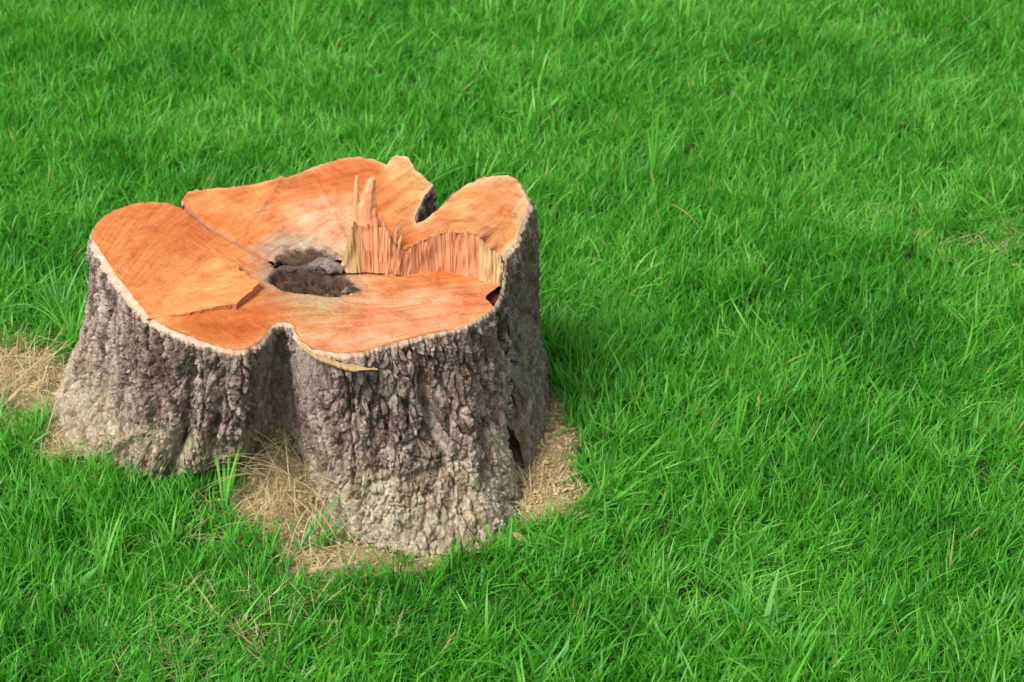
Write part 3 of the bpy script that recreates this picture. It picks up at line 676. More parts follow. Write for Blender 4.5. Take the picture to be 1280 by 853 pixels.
# bark plates: cracked cells stretched along the trunk
rightside = sstep(628, 645, px)*front*(py > 250)
smooth = np.where(front, np.exp(-((px-384)/26)**2)*sstep(590, 470, py)*sstep(410, 440, py)+.8*np.exp(-((px-335)/16)**2)*sstep(560, 500, py), 0)
smooth = np.clip(smooth, 0, 1)
lowf = np.clip(sstep(.38, .95, vf+.22*fbm(Pf*9, 3, 65)), 0, 1)
aniso = np.c_[Pf[:, 0], Pf[:, 1], Pf[:, 2]*.42]
Q = aniso+warp*np.array((.013, .013, .010))+np.stack([fbm(Pf*55, 2, 67), fbm(Pf*55+3, 2, 68), fbm(Pf*55+8, 2, 69)], 1)*.0035
d1, d2, cid, tl1 = worley(Q*np.array((58, 58, 40)), 70)
e1 = sstep(0, .16, d2-d1)
Q2 = Q+warp[:, ::-1]*.004
d1b, d2b, cidb, tl2 = worley(Q2*np.array((135, 135, 120)), 80)
e2 = sstep(0, .16, d2b-d1b)
rn = fbm(np.c_[Pf[:, 0]*30, Pf[:, 1]*30, Pf[:, 2]*8]+warp*1.5, 4, 90)
ridge = 1-np.abs(rn)*3.2
crack_ = np.exp(-(rn/.055)**2)                      # long upright fissures
plate = .0065*(e1-.8)+.0055*tl1*e1+.0035*(cid-.5)+.0030*(e2-.7)*(.4+cidb)+.0042*tl2*e2*(.5+lowf*.0)+.0030*(cidb-.5)
plate = 1.15*plate*(1-.2*lowf)-.0135*crack_*(1-.45*lowf)+.0035*np.clip(-ridge, -1, 1)*0
plate += .0044*fbm(Pf*np.array((80, 80, 48)), 4, 92, .62)+.0024*fbm(Pf*260, 2, 93)
cleft = np.where(front, np.exp(-(seg_dist(px, py, [(620,370),(630,410),(640,450),(642,500),(646,560),(650,600)])[0]/11)**2), 0)
fib = .010*(1-np.abs(fbm(np.c_[Pf[:, 0]*60, Pf[:, 1]*60, Pf[:, 2]*10]+warp*1.5, 3, 95))*2.4)+.003*fbm(Pf*120, 3, 96)
shade_side = np.clip(rightside, 0, 1)  # side away from the sun: fibrous relief, and shade painted into the colour
plate = plate*(1-shade_side)+(fib+.35*plate)*shade_side; plate = plate*(1-.5*cleft)
amp = (1-.75*smooth)*(.35+.65*sstep(0, .05, vf))
tot = disp*sstep(0, .07, vf)+plate*amp
# bark stays fairly thick right up to the cut
Vb = Pf+Nf*tot[:, None]
idx = np.arange(NV*NU).reshape(NV, NU)
a = idx[:-1]; b = np.roll(idx, -1, 1)[:-1]; c = np.roll(idx, -1, 1)[1:]; d = idx[1:]
Fb = np.stack([a, d, c, b], -1).reshape(-1, 4)
cell = np.clip(cid*.65+cidb*.35, 0, 1)
me = make_mesh('bark', Vb, Fb, M_bark, True, {'cell': cell, 'low': lowf, 'smooth_skin': smooth*.85, 'shade_side': shade_side*.85})
obj('bark', me, stump)['label'] = 'deeply cracked scaly bark, mauve brown above and pale tan near the ground'
# pale band of inner bark round the cut
top = Vb.reshape(NV, NU, 3)[1]
rows = [Rim+np.array((0, 0, .0004))-out*.0005, Rim*.6+top*.4+np.array((0, 0, .0012)), Rim*.2+top*.8+np.array((0, 0, .0012)), top+out*.0004, top-np.array((0, 0, .006))-out*.002]
nz = fbm(np.c_[u*140, u*0, u*0], 3, 99)
W = np.stack(rows); W[1, :, 2] += .0008*nz; W[2, :, 2] += .0010*fbm(np.c_[u*330, u*0, u*0+3], 3, 98); W[3] += out*(.0025*fbm(np.c_[u*120, u*0, u*0+3], 4, 97, .7))[:, None]
id2 = np.arange(5*NU).reshape(5, NU); a = id2[:-1]; b = np.roll(id2, -1, 1)[:-1]; c = np.roll(id2, -1, 1)[1:]; d = id2[1:]
obj('inner_bark_band', make_mesh('inner_bark_band', W.reshape(-1, 3), np.stack([a, d, c, b], -1).reshape(-1, 4), M_inner, True), stump)

# --- shelf left by the saw in the bark at the front
def kerf():
    outer = resample([(366,410),(371,422),(379,433),(388,442),(401,450),(415,457),(430,463),(444,467),(460,467),(473,463)], 2)
    inner = resample([(366,406),(374,422),(382,432),(391,438),(402,443),(415,450),(430,456),(444,460),(460,461),(472,462)], 2)
    n = min(len(outer), len(inner)); t = np.linspace(0, 1, n)
    o_ = np.stack([np.interp(t, np.linspace(0, 1, len(outer)), outer[:, i]) for i in (0, 1)], 1); i_ = np.stack([np.interp(t, np.linspace(0, 1, len(inner)), inner[:, i]) for i in (0, 1)], 1)
    tp = sstep(.72, 1, t)[:, None]; o_ = o_*(1-tp)+(i_+np.array((0, .2)))*tp
    z = H0-.001-.018*sstep(.2, .8, t)
    o_ = o_+(i_-o_)*(.6*sstep(.3, .6, t))[:, None]; A = at(o_[:, 0], o_[:, 1], z); B = at(i_[:, 0], i_[:, 1], z); B[:, 1] += .012*sstep(.3, .6, t)*(1-sstep(.72, .97, t))
    A += np.c_[.0008*vnoise(A*300, 1), -.002+.0016*vnoise(A*250, 2), 0*t]
    rows = [B, (A+B)/2+np.array((0, 0, .0006)), A, A+np.c_[0*t, .001+0*t, -.006*(1-sstep(.6, .95, t))-.0005], A+np.c_[0*t, .008+0*t, -.010*(1-sstep(.6, .95, t))-.001]]
    Vv = np.vstack(rows); col = np.tile(np.array((.37, .25, .11)), (len(Vv), 1))
    Fc = [(r_*n+k, r_*n+k+1, (r_+1)*n+k+1, (r_+1)*n+k) for r_ in range(4) for k in range(n-1)]
    obj('saw_kerf_shelf', make_mesh('saw_kerf_shelf', Vv, Fc, M_torn, True, None, {'zone': col}), stump)
kerf()
def hole_lining():                       # dark dead wood inside the notch at the right end of the step
    C0 = at(617., 372., H0-.024); V = []; n = 14; m = 10
    for k in range(n):
        for a_ in range(m):
            th = math.pi*k/(n-1); ph = 2*math.pi*a_/m
            V.append(C0+np.array((.020*math.sin(th)*math.cos(ph), .026*math.sin(th)*math.sin(ph), .010*math.cos(th))))
    V = np.array(V); V += (V-C0)*(.35*fbm(V*90, 3, 12))[:, None]
    Fc = [(k*m+a_, k*m+(a_+1) % m, (k+1)*m+(a_+1) % m, (k+1)*m+a_) for k in range(n-1) for a_ in range(m)]
    obj('dead_notch_wood', make_mesh('dead_notch_wood', V, Fc, M_deadred, True), stump)
hole_lining()

# ------------------------------------------------------------------ ground
BARE = [(345,532,30,26,1.4), # px, py, rx, ry, weight : where the turf is worn away
 (28,482,70,56,1.0),(80,545,40,30,.9),(345,572,52,44,1.6),(370,640,85,55,1.25),(430,705,85,26,1.15),(290,640,60,28,.5),(240,610,40,16,.35),(240,680,60,26,.3),(520,700,60,16,.7),
 (690,560,32,70,1.5),(690,625,45,28,1.2),(660,600,40,40,1.2),(640,650,30,20,.7),(706,510,18,40,.9)]
THIN = [(1255,300,70,34,.75),(1190,310,50,22,.5),(1270,345,40,20,.6),(250,830,130,40,.6),(330,770,140,40,.5),(520,800,80,30,.35),(200,760,50,30,.3),(1120,150,40,18,.25),(1270,600,30,18,.3),(1110,290,40,16,.3)]
def field(px, py, L_):
    q = np.c_[px*.02, py*.03, px*0]; wx = px+fbm(q, 3, 130)*22; wy = py+fbm(q+7, 3, 131)*14
    f = np.zeros(len(px))
    for bx, by, rx, ry, w in L_: f = np.maximum(f, w*np.exp(-(((wx-bx)/rx)**2+((wy-by)/ry)**2)**1.4*.9))
    return f
def ground_z(x, y):
    p = np.c_[x, y, x*0]
    z = .010*fbm(p*1.7, 3, 140)+.004*fbm(p*9, 3, 141)
    near = np.exp(-(((x+.3)/.7)**2+((y-3.1)/.6)**2))
    z = z*(1-.7*near)
    def mound(a, b, rx, ry, h):
        c = at(float(a), float(b), h*.6); return h*np.exp(-(((x-c[0])/rx)**2+((y-c[1])/ry)**2))
    z = z+mound(350, 548, .065, .085, .10)+mound(375, 600, .06, .09, .035)+mound(700, 560, .05, .10, .03)+mound(695, 625, .07, .04, .022)+mound(430, 690, .12, .05, .014)+mound(50, 500, .12, .14, .02)
    return z
def axis(a, b, lo, hi, step, far):
    core = np.arange(lo, hi, step); left = lo-np.geomspace(step, lo-a, 26); right = hi+np.geomspace(step, b-hi, 26)
    return np.unique(np.r_[left, core, right])
gx = axis(-300, 300, -1.6, 1.6, .011, 0); gy = axis(-300, 600, 2.2, 5.0, .013, 0)
X, Y = np.meshgrid(gx, gy); X = X.ravel(); Y = Y.ravel()
gz = ground_z(X, Y)
vis = (Y > 1.2) & (Y < 12) & (np.abs(X) < 4)
gpx = np.full(len(X), -999.); gpy = np.full(len(X), -999.)
GP = np.c_[X, Y, gz]; a_, b_ = pix(GP[vis]); gpx[vis] = a_; gpy[vis] = b_
bare = np.where(vis, field(gpx, gpy, BARE), 0); thin = np.where(vis, field(gpx, gpy, THIN), 0)
lump = np.clip(bare, 0, 1)
gz = gz+np.where(lump > .05, lump*(.006*fbm(GP*45, 4, 150)+.003*fbm(GP*150, 2, 151)), 0)
nx, ny = len(gx), len(gy); idg = np.arange(nx*ny).reshape(ny, nx)
Fg = np.stack([idg[:-1, :-1], idg[:-1, 1:], idg[1:, 1:], idg[1:, :-1]], -1).reshape(-1, 4)
ground = obj('ground', make_mesh('ground', np.c_[X, Y, gz], Fg, M_ground, True, {'bare': np.clip(bare+.45*thin, 0, 1)}))
ground['kind'] = 'structure'

# ------------------------------------------------------------------ grass
def blade_arrays(specs, nseg=5):
    """specs: base xyz, lean azimuth, length, width, start tilt, bend, twist, tint -> verts, faces, tint, along"""
    V = []; Fc = []; T = []; A = []
    for (bx, by, bz, az, ln, w, t0, bend, tw, tint) in specs:
        base = len(V); x, z = 0.0, 0.0; ang = t0
        dx, dy = math.cos(az), math.sin(az)
        for k in range(nseg+1):
            t = k/nseg; hw = w*.5*(.55+1.1*t if t < .35 else (1-((t-.35)/.65)**1.7)*.935)
            ph = az+math.pi/2+tw*t
            sx, sy = math.cos(ph)*hw, math.sin(ph)*hw
            cx, cy, cz = bx+dx*x, by+dy*x, bz+z
            if k == nseg: V.append((cx, cy, cz)); T.append(tint); A.append(1.0)
            else:
                V.append((cx-sx, cy-sy, cz)); V.append((cx+sx, cy+sy, cz)); T += [tint, tint]; A += [t, t]
            ang += bend/nseg; x += math.sin(ang)*ln/nseg; z += math.cos(ang)*ln/nseg
        for k in range(nseg-1): q = base+2*k; Fc.append((q, q+1, q+3, q+2))
        q = base+2*(nseg-1); Fc.append((q, q+1, q+2))
    return V, Fc, T, A
def blade_mesh(name, specs, mat, nseg=5):
    V, Fc, T, A = blade_arrays(specs, nseg); return make_mesh(name, V, Fc, mat, True, {'tint': T, 'along': A})
def proto_collection(name, meshes):
    c = bpy.data.collections.new(name)
    for k, m in enumerate(meshes):
        o = bpy.data.objects.new(name, m); c.objects.link(o)
    return c
def scatter(name, pts, rot, scl, idx, coll, label, cat):
    me = bpy.data.meshes.new(name); me.vertices.add(len(pts)); me.vertices.foreach_set('co', np.asarray(pts, np.float32).ravel())
    a = me.attributes.new('rot', 'FLOAT_VECTOR', 'POINT'); a.data.foreach_set('vector', np.asarray(rot, np.float32).ravel())
    a = me.attributes.new('scl', 'FLOAT_VECTOR', 'POINT'); a.data.foreach_set('vector', np.asarray(scl, np.float32).ravel())
    a = me.attributes.new('pick', 'INT', 'POINT'); a.data.foreach_set('value', np.asarray(idx, np.int32))
    o = obj(name, me)
    ng = bpy.data.node_groups.new(name, 'GeometryNodeTree')
    ng.interface.new_socket('Geometry', in_out='INPUT', socket_type='NodeSocketGeometry'); ng.interface.new_socket('Geometry', in_out='OUTPUT', socket_type='NodeSocketGeometry')
    n = ng.nodes; gi = n.new('NodeGroupInput'); go = n.new('NodeGroupOutput'); ip = n.new('GeometryNodeInstanceOnPoints'); ci = n.new('GeometryNodeCollectionInfo')
    ci.inputs[0].default_value = coll; ci.inputs['Separate Children'].default_value = True; ci.inputs['Reset Children'].default_value = True
    def na(nm, ty):
        x = n.new('GeometryNodeInputNamedAttribute'); x.data_type = ty; x.inputs[0].default_value = nm; return x.outputs['Attribute']
    L_ = ng.links.new
    L_(gi.outputs[0], ip.inputs['Points']); L_(ci.outputs[0], ip.inputs['Instance']); ip.inputs['Pick Instance'].default_value = True
    L_(na('pick', 'INT'), ip.inputs['Instance Index']); L_(na('rot', 'FLOAT_VECTOR'), ip.inputs['Rotation']); L_(na('scl', 'FLOAT_VECTOR'), ip.inputs['Scale'])
    L_(ip.outputs[0], go.inputs[0])
    md = o.modifiers.new('scatter', 'NODES'); md.node_group = ng
    tag(o, label, cat, kind='stuff'); return o

r = random.Random(11)
protos = []
for k in range(28):
    sp = []
    for j in range(24):
        rad = .030*math.sqrt(r.random()); th = r.uniform(0, 6.283)
        az = r.gauss(.5, 1.5)
        ln = r.uniform(.032, .078) if j < 17 else r.uniform(.07, .115)
        sp.append((rad*math.cos(th), rad*math.sin(th), -.004, az, ln, r.choice([.0022, .0034, .0044, .0056])*r.uniform(.85, 1.15), abs(r.gauss(.15, .3)), r.uniform(.1, 1.4), r.uniform(-1.3, 1.3), r.random()))
    protos.append(blade_mesh('grass_tuft', sp, M_grass))
for k in range(6):
    sp = []
    for j in range(7):
        rad = .012*math.sqrt(r.random()); th = r.uniform(0, 6.283)
        sp.append((rad*math.cos(th), rad*math.sin(th), -.004, r.gauss(.5, 1.5), r.uniform(.09, .17), r.uniform(.004, .0068), abs(r.gauss(.1, .25)), r.uniform(.3, 1.8), r.uniform(-1, 1), r.uniform(.5, 1.0)))
    protos.append(blade_mesh('grass_tuft', sp, M_grass, 8))
C_grass = proto_collection('grass_tuft_kinds', protos)

def scatter_points(n, x0, x1, y0, y1):
    return rng.uniform(x0, x1, n), rng.uniform(y0, y1, n)
def base_dist(x, y):
    ins = inside(x, y, BASE_POLY); d, _ = seg_dist(x, y, BASE_POLY+[BASE_POLY[0]]); return np.where(ins, -d, d)
x, y = scatter_points(76000, -3.2, 3.2, 1.9, 9.5)
keep = (np.abs(x) < .75+y*.36)
x, y = x[keep], y[keep]
z = ground_z(x, y); Pp = np.c_[x, y, z]; gpx, gpy = pix(Pp)
bf = field(gpx, gpy, BARE); tf = field(gpx, gpy, THIN); bd = base_dist(x, y)
dens = np.clip(1.12-1.25*bf-.45*tf, 0, 1); keep = (rng.random(len(x)) < dens) & (bd > .012)
x, y, z, gpx, gpy, bf, tf, bd = [q[keep] for q in (x, y, z, gpx, gpy, bf, tf, bd)]
Pp = np.c_[x, y, z]
flow = fbm(Pp*1.3, 2, 160); hgt = fbm(Pp*3.3, 4, 161, .7)
rot = np.c_[.65*fbm(Pp*5, 3, 162)+rng.normal(0, .16, len(x)), .65*fbm(Pp*5, 3, 163)+rng.normal(0, .16, len(x)), flow*1.6+rng.normal(0, .9, len(x))]
sc_ = (.82+.44*hgt+rng.normal(0, .12, len(x)))*(1-.45*tf-.25*np.clip(bf, 0, 1))
sc_ *= 1+.30*np.exp(-(bd/.10)**2)*(gpy < 480)           # longer where the mower cannot reach
sc_ = np.clip(sc_, .35, 1.7)
scl = np.c_[sc_*.5+.5, sc_*.5+.5, sc_]
pick = np.where(rng.random(len(x)) < .013, rng.integers(28, 34, len(x)), rng.integers(0, 28, len(x)))
scatter('grass', Pp, rot, scl, pick, C_grass, 'bright green lawn grass growing all round the stump', 'grass')

# straw lying on the worn patches and in the base of the turf
protos = []
for k in range(12):
    sp = []
    for j in range(7):
        rad = .03*math.sqrt(r.random()); th = r.uniform(0, 6.283)
        sp.append((rad*math.cos(th), rad*math.sin(th), r.uniform(0, .008), r.uniform(0, 6.283), r.uniform(.03, .09), r.uniform(.0013, .0028), r.uniform(.9, 1.5), r.uniform(-.2, .5), r.uniform(-.6, .6), r.random()))
    protos.append(blade_mesh('straw_wisp', sp, M_straw))
C_straw = proto_collection('straw_wisp_kinds', protos)
x, y = scatter_points(52000, -1.6, 1.6, 2.2, 5.2)
z = ground_z(x, y); gpx, gpy = pix(np.c_[x, y, z])
bf = field(gpx, gpy, BARE); tf = field(gpx, gpy, THIN); bd = base_dist(x, y)
dirt = np.exp(-(((gpx-690)/34)**2+((gpy-555)/60)**2))
dens = np.clip(.42*bf+.40*tf-.8*dirt, 0, .8)*np.where(gpx < 120, .85, .5)
keep = (rng.random(len(x)) < dens) & (bd > -.005) & (dens > .03)
x, y, z = x[keep], y[keep], z[keep]; n = len(x)
scatter('dry_grass', np.c_[x, y, z+.003], np.c_[rng.normal(0, .15, n), rng.normal(0, .15, n), rng.uniform(0, 6.28, n)], np.repeat(rng.uniform(.6, 1.15, n)[:, None], 3, 1), rng.integers(0, 12, n), C_straw,
        'dead straw-coloured grass matted on the worn ground beside the stump', 'dry grass')

# sawdust and crumbs of soil
def crumb(k):
    V = []; q = random.Random(k)
    for a_ in range(3):
        for b_ in range(5):
            ph = b_/5*6.283; rr = [.7, 1, .6][a_]*q.uniform(.7, 1.3); V.append((rr*math.cos(ph), rr*math.sin(ph), (a_-1)*.6*q.uniform(.7, 1.3)))
    Fc = [(i*5+j, i*5+(j+1) % 5, i*5+5+(j+1) % 5, i*5+5+j) for i in range(2) for j in range(5)]+[(4, 3, 2, 1, 0), (10, 11, 12, 13, 14)]
    return make_mesh('crumb', np.array(V)*.002, Fc, M_dust, False)
C_crumb = proto_collection('crumb_kinds', [crumb(k) for k in range(8)])
x, y = scatter_points(60000, -1.2, .5, 2.4, 3.9)
z = ground_z(x, y); gpx, gpy = pix(np.c_[x, y, z]); bf = field(gpx, gpy, BARE); bd = base_dist(x, y)
keep = (rng.random(len(x)) < np.clip(bf-.25, 0, .95)) & (bd > -.02)
x, y, z = x[keep], y[keep], z[keep]; n = len(x)
s_ = np.clip(rng.lognormal(.1, .6, n), .2, 2.4)
lz = .006*0
scatter('sawdust', np.c_[x, y, z+.002], rng.uniform(0, 6.28, (n, 3)), np.c_[s_*rng.uniform(.8, 2, n), s_, s_*.7], rng.integers(0, 8, n), C_crumb,
        'tan sawdust and crumbs scattered on the bare soil round the stump foot', 'sawdust')

# ------------------------------------------------------------------ single plants that stand out
def g_at(px_, py_):
    p = at(float(px_), float(py_), 0.0); zz = float(ground_z(np.array([p[0]]), np.array([p[1]]))[0]); return at(float(px_), float(py_), zz)
def plant(name, px_, py_, specs, mat, label, cat, group=None, nseg=9, part='blade'):
    loc = g_at(px_, py_); e = empty(name, loc); tag(e, label, cat, group)
    for s in specs:
        az, ln, w, t0, bend, tw, tint = s
        me = blade_mesh(part, [(r.uniform(-.004, .004), r.uniform(-.004, .004), -.004, az, ln, w, t0, bend, tw, tint)], mat, nseg)
        o = bpy.data.objects.new(part, me); scene.collection.objects.link(o); o.parent = e
    return e
def rnd_specs(n, l0, l1, w0, w1, az0=0, spread=3.14, b0=.2, b1=1.2):
    return [(az0+r.uniform(-spread, spread), r.uniform(l0, l1)*1.15, r.uniform(w0, w1)*1.1, r.uniform(.02, .35), r.uniform(b0, b1), r.uniform(-.8, .8), r.random()) for _ in range(n)]
G = 'taller grass tufts rising above the lawn'
plant('grass_clump', 700, 66, rnd_specs(9, .15, .27, .004, .007, 1.2, 1.6, .1, .7), M_weed, 'tall upright yellow-green grass clump at the top edge, right of centre', 'grass clump', G)
plant('grass_clump', 365, 60, rnd_specs(11, .15, .28, .003, .006, .6, 1.5, .2, 1.0), M_weed, 'tall loose grass clump at the top edge above the stump', 'grass clump', G)
plant('grass_clump', 860, 40, rnd_specs(6, .13, .24, .004, .006, .8, 1.2, .1, .8), M_weed, 'short light-green grass clump close to the top edge right of the tallest one', 'grass clump', G)
plant('grass_clump', 815, 240, rnd_specs(12, .12, .22, .004, .0065, .9, 1.0, .1, .6), M_weed, 'dense upright grass clump in mid lawn, level with the stump top', 'grass clump', G)
plant('grass_clump', 922, 560, [(1.4,.16,.007,.02,.12,.1,.35),(1.0,.12,.006,.2,.3,.2,.5),(2.2,.11,.006,.25,.3,.2,.3),(.4,.09,.006,.3,.5,.2,.6)], M_weed, 'narrow upright grass clump in the lawn right of the bare soil', 'grass clump', G)
plant('grass_clump', 1165, 100, [(2.9,.20,.005,.5,.9,.1,.8),(.2,.18,.005,.4,1.1,.2,.9),(.5,.22,.004,.3,1.3,.2,.8),(3.3,.16,.005,.6,1.0,.1,.6)]+rnd_specs(5,.08,.15,.003,.005), M_dull, 'pale arching grass clump near the top right corner', 'grass clump', G)
plant('grass_clump', 92, 440, rnd_specs(14, .08, .17, .003, .005, 1.9, 1.6, .4, 1.9), M_weed, 'long dark grass clump leaning out beside the left edge of the stump', 'grass clump', G)
plant('grass_clump', 75, 400, rnd_specs(14, .07, .16, .003, .006, 1.7, 2.0, .5, 2.0), M_dull, 'grey-green grass clump just behind the left edge of the stump', 'grass clump', G)
plant('grass_clump', 282, 640, rnd_specs(9, .09, .17, .004, .008, .7, 1.2, .2, 1.1), M_weed, 'green grass clump growing from the dirt under the stump front groove', 'grass clump', G)
plant('grass_clump', 372, 690, [(.75,.15,.008,.75,.3,.1,.3),(2.0,.08,.007,.3,.5,.2,.4),(.9,.10,.006,.6,.4,.1,.5),(.5,.12,.006,1.0,.2,0,.4),(.2,.11,.006,1.0,.2,0,.5)], M_dull, 'sparse blue-green grass clump on bare dirt before the thin stick', 'grass clump', G)
plant('grass_clump', 412, 655, [(1.3,.11,.006,.2,.4,.1,.2),(.4,.15,.0035,.3,2.6,.2,.7),(.2,.16,.003,.4,2.6,.2,.9),(1.0,.10,.005,.1,.5,.2,.2)], M_dull, 'small grass clump with curled blades against the front root', 'grass clump', G)
plant('grass_clump', 128, 735, rnd_specs(5, .10, .15, .004, .007, 1.4, .8, .1, .6), M_weed, 'broad-bladed upright grass clump in the lower left lawn', 'grass clump', G)
plant('grass_clump', 505, 262, [(.15,.25,.005,.5,1.0,.1,.7),(.5,.17,.004,.3,.8,.2,.5)], M_dull, 'clump with one long arching blade just behind the stump top', 'grass clump', G)
plant('grass_clump', 1085, 300, [(3.4,.30,.004,.9,.5,.1,.8),(3.3,.22,.004,.9,.5,.1,.6),(1.0,.10,.004,.2,.4,.1,.6)], M_dull, 'clump with long pale runners lying across the lawn at mid right', 'grass clump', G)
G2 = 'broad-leaved grass weeds in the lawn'
plant('broad_leaf_weed', 950, 800, [(1.1,.14,.011,.3,.4,.2,.5),(.5,.12,.011,.5,1.6,.3,.7),(.9,.09,.010,.5,1.0,.3,.5),(2.5,.11,.011,.7,.6,.2,.5),(-.2,.16,.015,1.1,.4,.1,.6)], M_dull, 'weed with one long broad upright leaf near the bottom edge', 'weed', G2)
plant('broad_leaf_weed', 85, 745, [(.6,.10,.016,.8,.5,.3,.7),(1.6,.07,.014,.4,.8,.3,.5),(2.8,.08,.010,.9,.8,.2,.6)], M_dull, 'dull broad-leaved weed at the lower left', 'weed', G2)
plant('broad_leaf_weed', 165, 815, [(1.0,.08,.012,.6,1.2,.3,.8),(2.6,.08,.011,.9,.8,.3,.7),(.1,.07,.010,1.0,.5,.2,.6)], M_dull, 'low pale broad-leaved weed by the bottom edge at left', 'weed', G2)
plant('broad_leaf_weed', 700, 850, [(.4,.13,.011,.8,.7,.2,.6),(2.3,.12,.010,.7,.8,.2,.7),(1.3,.09,.010,.3,.9,.2,.6)], M_dull, 'broad-leaved weed at the bottom edge under the stump right side', 'weed', G2)
plant('broad_leaf_weed', 1262, 840, [(.4,.05,.02,.9,.5,.2,.8),(1.9,.04,.018,.6,.8,.2,.9),(3.2,.05,.016,.9,.6,.2,.7)], M_dull, 'rounded pale weed in the bottom right corner', 'weed', G2)
# dead tussock leaning on the front of the stump
e = plant('dead_grass_tussock', 352, 622, [(r.uniform(-.4, 3.4)+3.14 if r.random() < .65 else r.uniform(0, 6.28), r.uniform(.10, .22), r.uniform(.0014, .0026), r.uniform(.1, .9), r.uniform(.7, 2.2), r.uniform(-.5, .5), r.random()) for _ in range(75)], M_straw,
          'dead straw tussock drooping from the dirt mound at the stump front', 'dry grass', None, 9)
for ch in e.children:
    ch.location = (r.gauss(.01, .035), r.gauss(0, .035), r.uniform(0, .045))
e2 = plant('dead_grass_tussock', 398, 640, [(r.uniform(0, 6.28), r.uniform(.08, .16), r.uniform(.0012, .0022), r.uniform(.1, .8), r.uniform(1.0, 2.6), r.uniform(-.5, .5), r.random()) for _ in range(26)], M_straw,
          'small wiry dead tussock right of the larger one, against the bark', 'dry grass', None, 9)
e3 = plant('dead_grass_tussock', 664, 604, [(r.uniform(0, 6.28), r.uniform(.05, .12), r.uniform(.0012, .0022), r.uniform(.2, 1.3), r.uniform(.3, 2.0), r.uniform(-.5, .5), r.random()) for _ in range(30)], M_straw,
          'sparse dead tussock at the mouth of the dark cleft on the stump right side', 'dry grass', None, 9)
for ch in e3.children: ch.location = (r.gauss(0, .03), r.gauss(0, .035), 0)
for ch in e2.children: ch.location = (r.gauss(0, .03), r.gauss(0, .03), 0)

# ------------------------------------------------------------------ stick, leaves, seed heads
def stick(name, a, b, rad, mat, label, cat, seed):
    A = g_at(*a); B = g_at(*b); A[2] += rad*.9; B[2] += rad*.9; n = 18; m = 8; V = []; q = random.Random(seed)
    d = B-A; ln = np.linalg.norm(d); d /= ln; s = np.cross(d, (0, 0, 1)); s /= np.linalg.norm(s); up = np.cross(s, d)
    for k in range(n):
        t = k/(n-1); c = A+(B-A)*t+s*.004*math.sin(t*7+seed)+up*.002*math.sin(t*11); rr = rad*(1-.35*t)*(1+.22*math.sin(t*23+seed)*q.random())
        if k in (0, n-1): rr *= .45
        for a_ in range(m):
            an = a_/m*6.283; w = rr*(1+q.uniform(-.12, .12)); V.append(c+s*math.cos(an)*w+up*math.sin(an)*w)
    V = np.array(V); loc = A.copy(); V -= loc
    Fc = [(k*m+a_, k*m+(a_+1) % m, (k+1)*m+(a_+1) % m, (k+1)*m+a_) for k in range(n-1) for a_ in range(m)]+[tuple(range(m))[::-1], tuple(range((n-1)*m, n*m))]
    return tag(obj(name, make_mesh(name, V, Fc, mat, True), None, loc), label, cat)
stick('dead_stick', (386, 718), (455, 712), .0085, M_twig, 'short weathered stick lying on straw in front of the stump', 'stick', 1)
stick('thin_twig', (1172, 746), (1146, 756), .0022, M_stalk, 'thin brown twig lying on the lawn at lower right', 'twig', 2)
stick('thin_twig', (655, 684), (640, 676), .0028, M_leafdry, 'tiny tan twig beside the front right root', 'twig', 3)
stick('root_stub', (190, 640), (200, 668), .006, M_leafdry, 'small tan chip of wood in the grass before the left root', 'wood chip', 4)
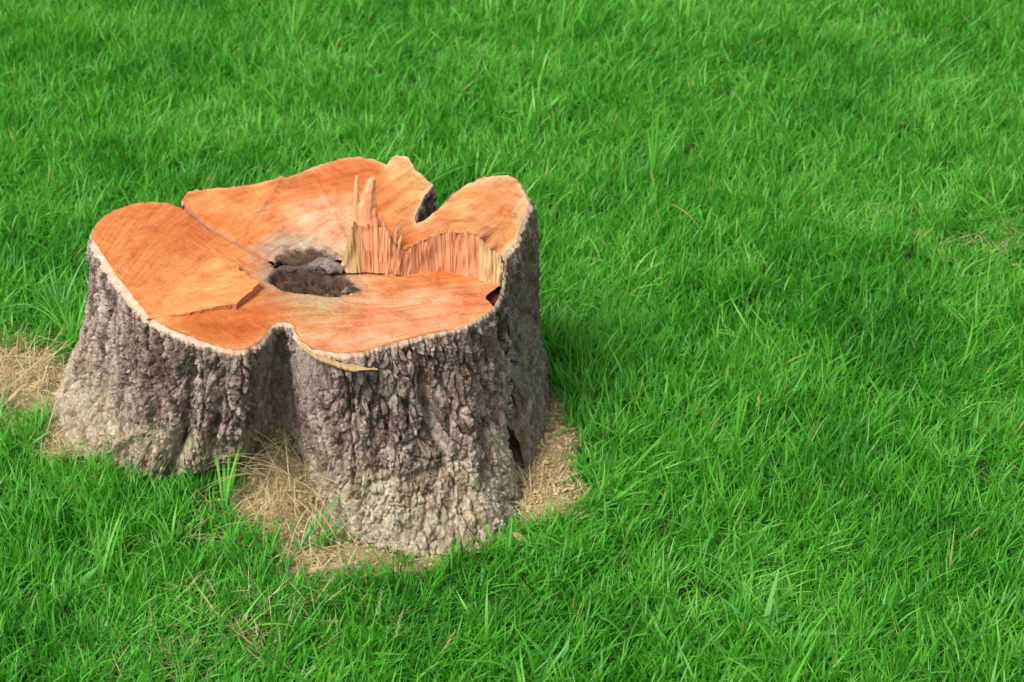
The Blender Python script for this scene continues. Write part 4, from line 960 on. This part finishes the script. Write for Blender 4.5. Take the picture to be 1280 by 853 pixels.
def dry_leaf(px_, py_, size, yaw, label, zz=.03):
    loc = g_at(px_, py_)+np.array((0, 0, zz)); V = []; Fc = []; n = 8
    for k in range(n+1):
        t = k/n; w = size*.2*math.sin(math.pi*min(max(t, .03), .98))**.8; x_ = (t-.5)*size; zc = .12*size*math.cos(t*3)
        for s_ in (-1, -.4, .4, 1): V.append((x_, w*s_, zc+abs(s_)*w*.5))
    for k in range(n):
        for j in range(3): q = k*4+j; Fc.append((q, q+1, q+5, q+4))
    o = obj('dead_leaf', make_mesh('dead_leaf', V, Fc, M_leafdry, True), None, loc); o.rotation_euler = (.3, .2, yaw)
    md = o.modifiers.new('thickness', 'SOLIDIFY'); md.thickness = .0006
    return tag(o, label, 'leaf', 'dead leaves on the grass')
dry_leaf(644, 72, .03, .8, 'small buff dead leaf in the grass near the top edge')
dry_leaf(650, 680, .035, -.5, 'tan dead leaf by the front right root of the stump', .012)
dry_leaf(1270, 340, .03, .4, 'curled pale leaf on the thin turf at the right edge', .015)
dry_leaf(742, 592, .02, .2, 'small brown leaf at the edge of the bare soil on the right', .012)
def seed_head(px_, py_, ln, az, tilt, label):
    loc = g_at(px_, py_); e_ = empty('grass_seed_head', loc); tag(e_, label, 'seed head', 'grass seed heads')
    o = bpy.data.objects.new('stalk', blade_mesh('stalk', [(0, 0, 0, az, ln, .0016, tilt, .2, 0, .6)], M_weed, 7)); scene.collection.objects.link(o); o.parent = e_
    V = []; Fc = []; n = 15
    for k in range(n):
        t = .62+.38*k/n; rr = .0022*(1.3-.6*k/n); a0 = tilt+.1
        c = np.array((math.cos(az)*math.sin(a0)*ln*t, math.sin(az)*math.sin(a0)*ln*t, math.cos(a0)*ln*t))+np.array((r.uniform(-1, 1), r.uniform(-1, 1), 0))*.002
        b0 = len(V); V += [tuple(c+np.array(d_)*rr) for d_ in ((1, 0, 0), (-.5, .87, 0), (-.5, -.87, 0), (0, 0, 1.8), (0, 0, -1.4))]
        Fc += [(b0+i, b0+(i+1) % 3, b0+3) for i in range(3)]+[(b0+(i+1) % 3, b0+i, b0+4) for i in range(3)]
    o = bpy.data.objects.new('seed_spike', make_mesh('seed_spike', V, Fc, M_stalk, False)); scene.collection.objects.link(o); o.parent = e_
seed_head(190, 835, .13, 1.4, .1, 'upright pale seed head low in the left lawn')
seed_head(455, 822, .13, .9, .35, 'leaning yellowish seed head at the bottom left of centre')
seed_head(480, 845, .12, .8, .3, 'short seed head right beside the leaning one')
seed_head(535, 850, .10, .6, .5, 'low seed head at the bottom edge, furthest right of its neighbours')
seed_head(940, 540, .09, 1.0, .2, 'tiny seed head among blades right of the bare soil')
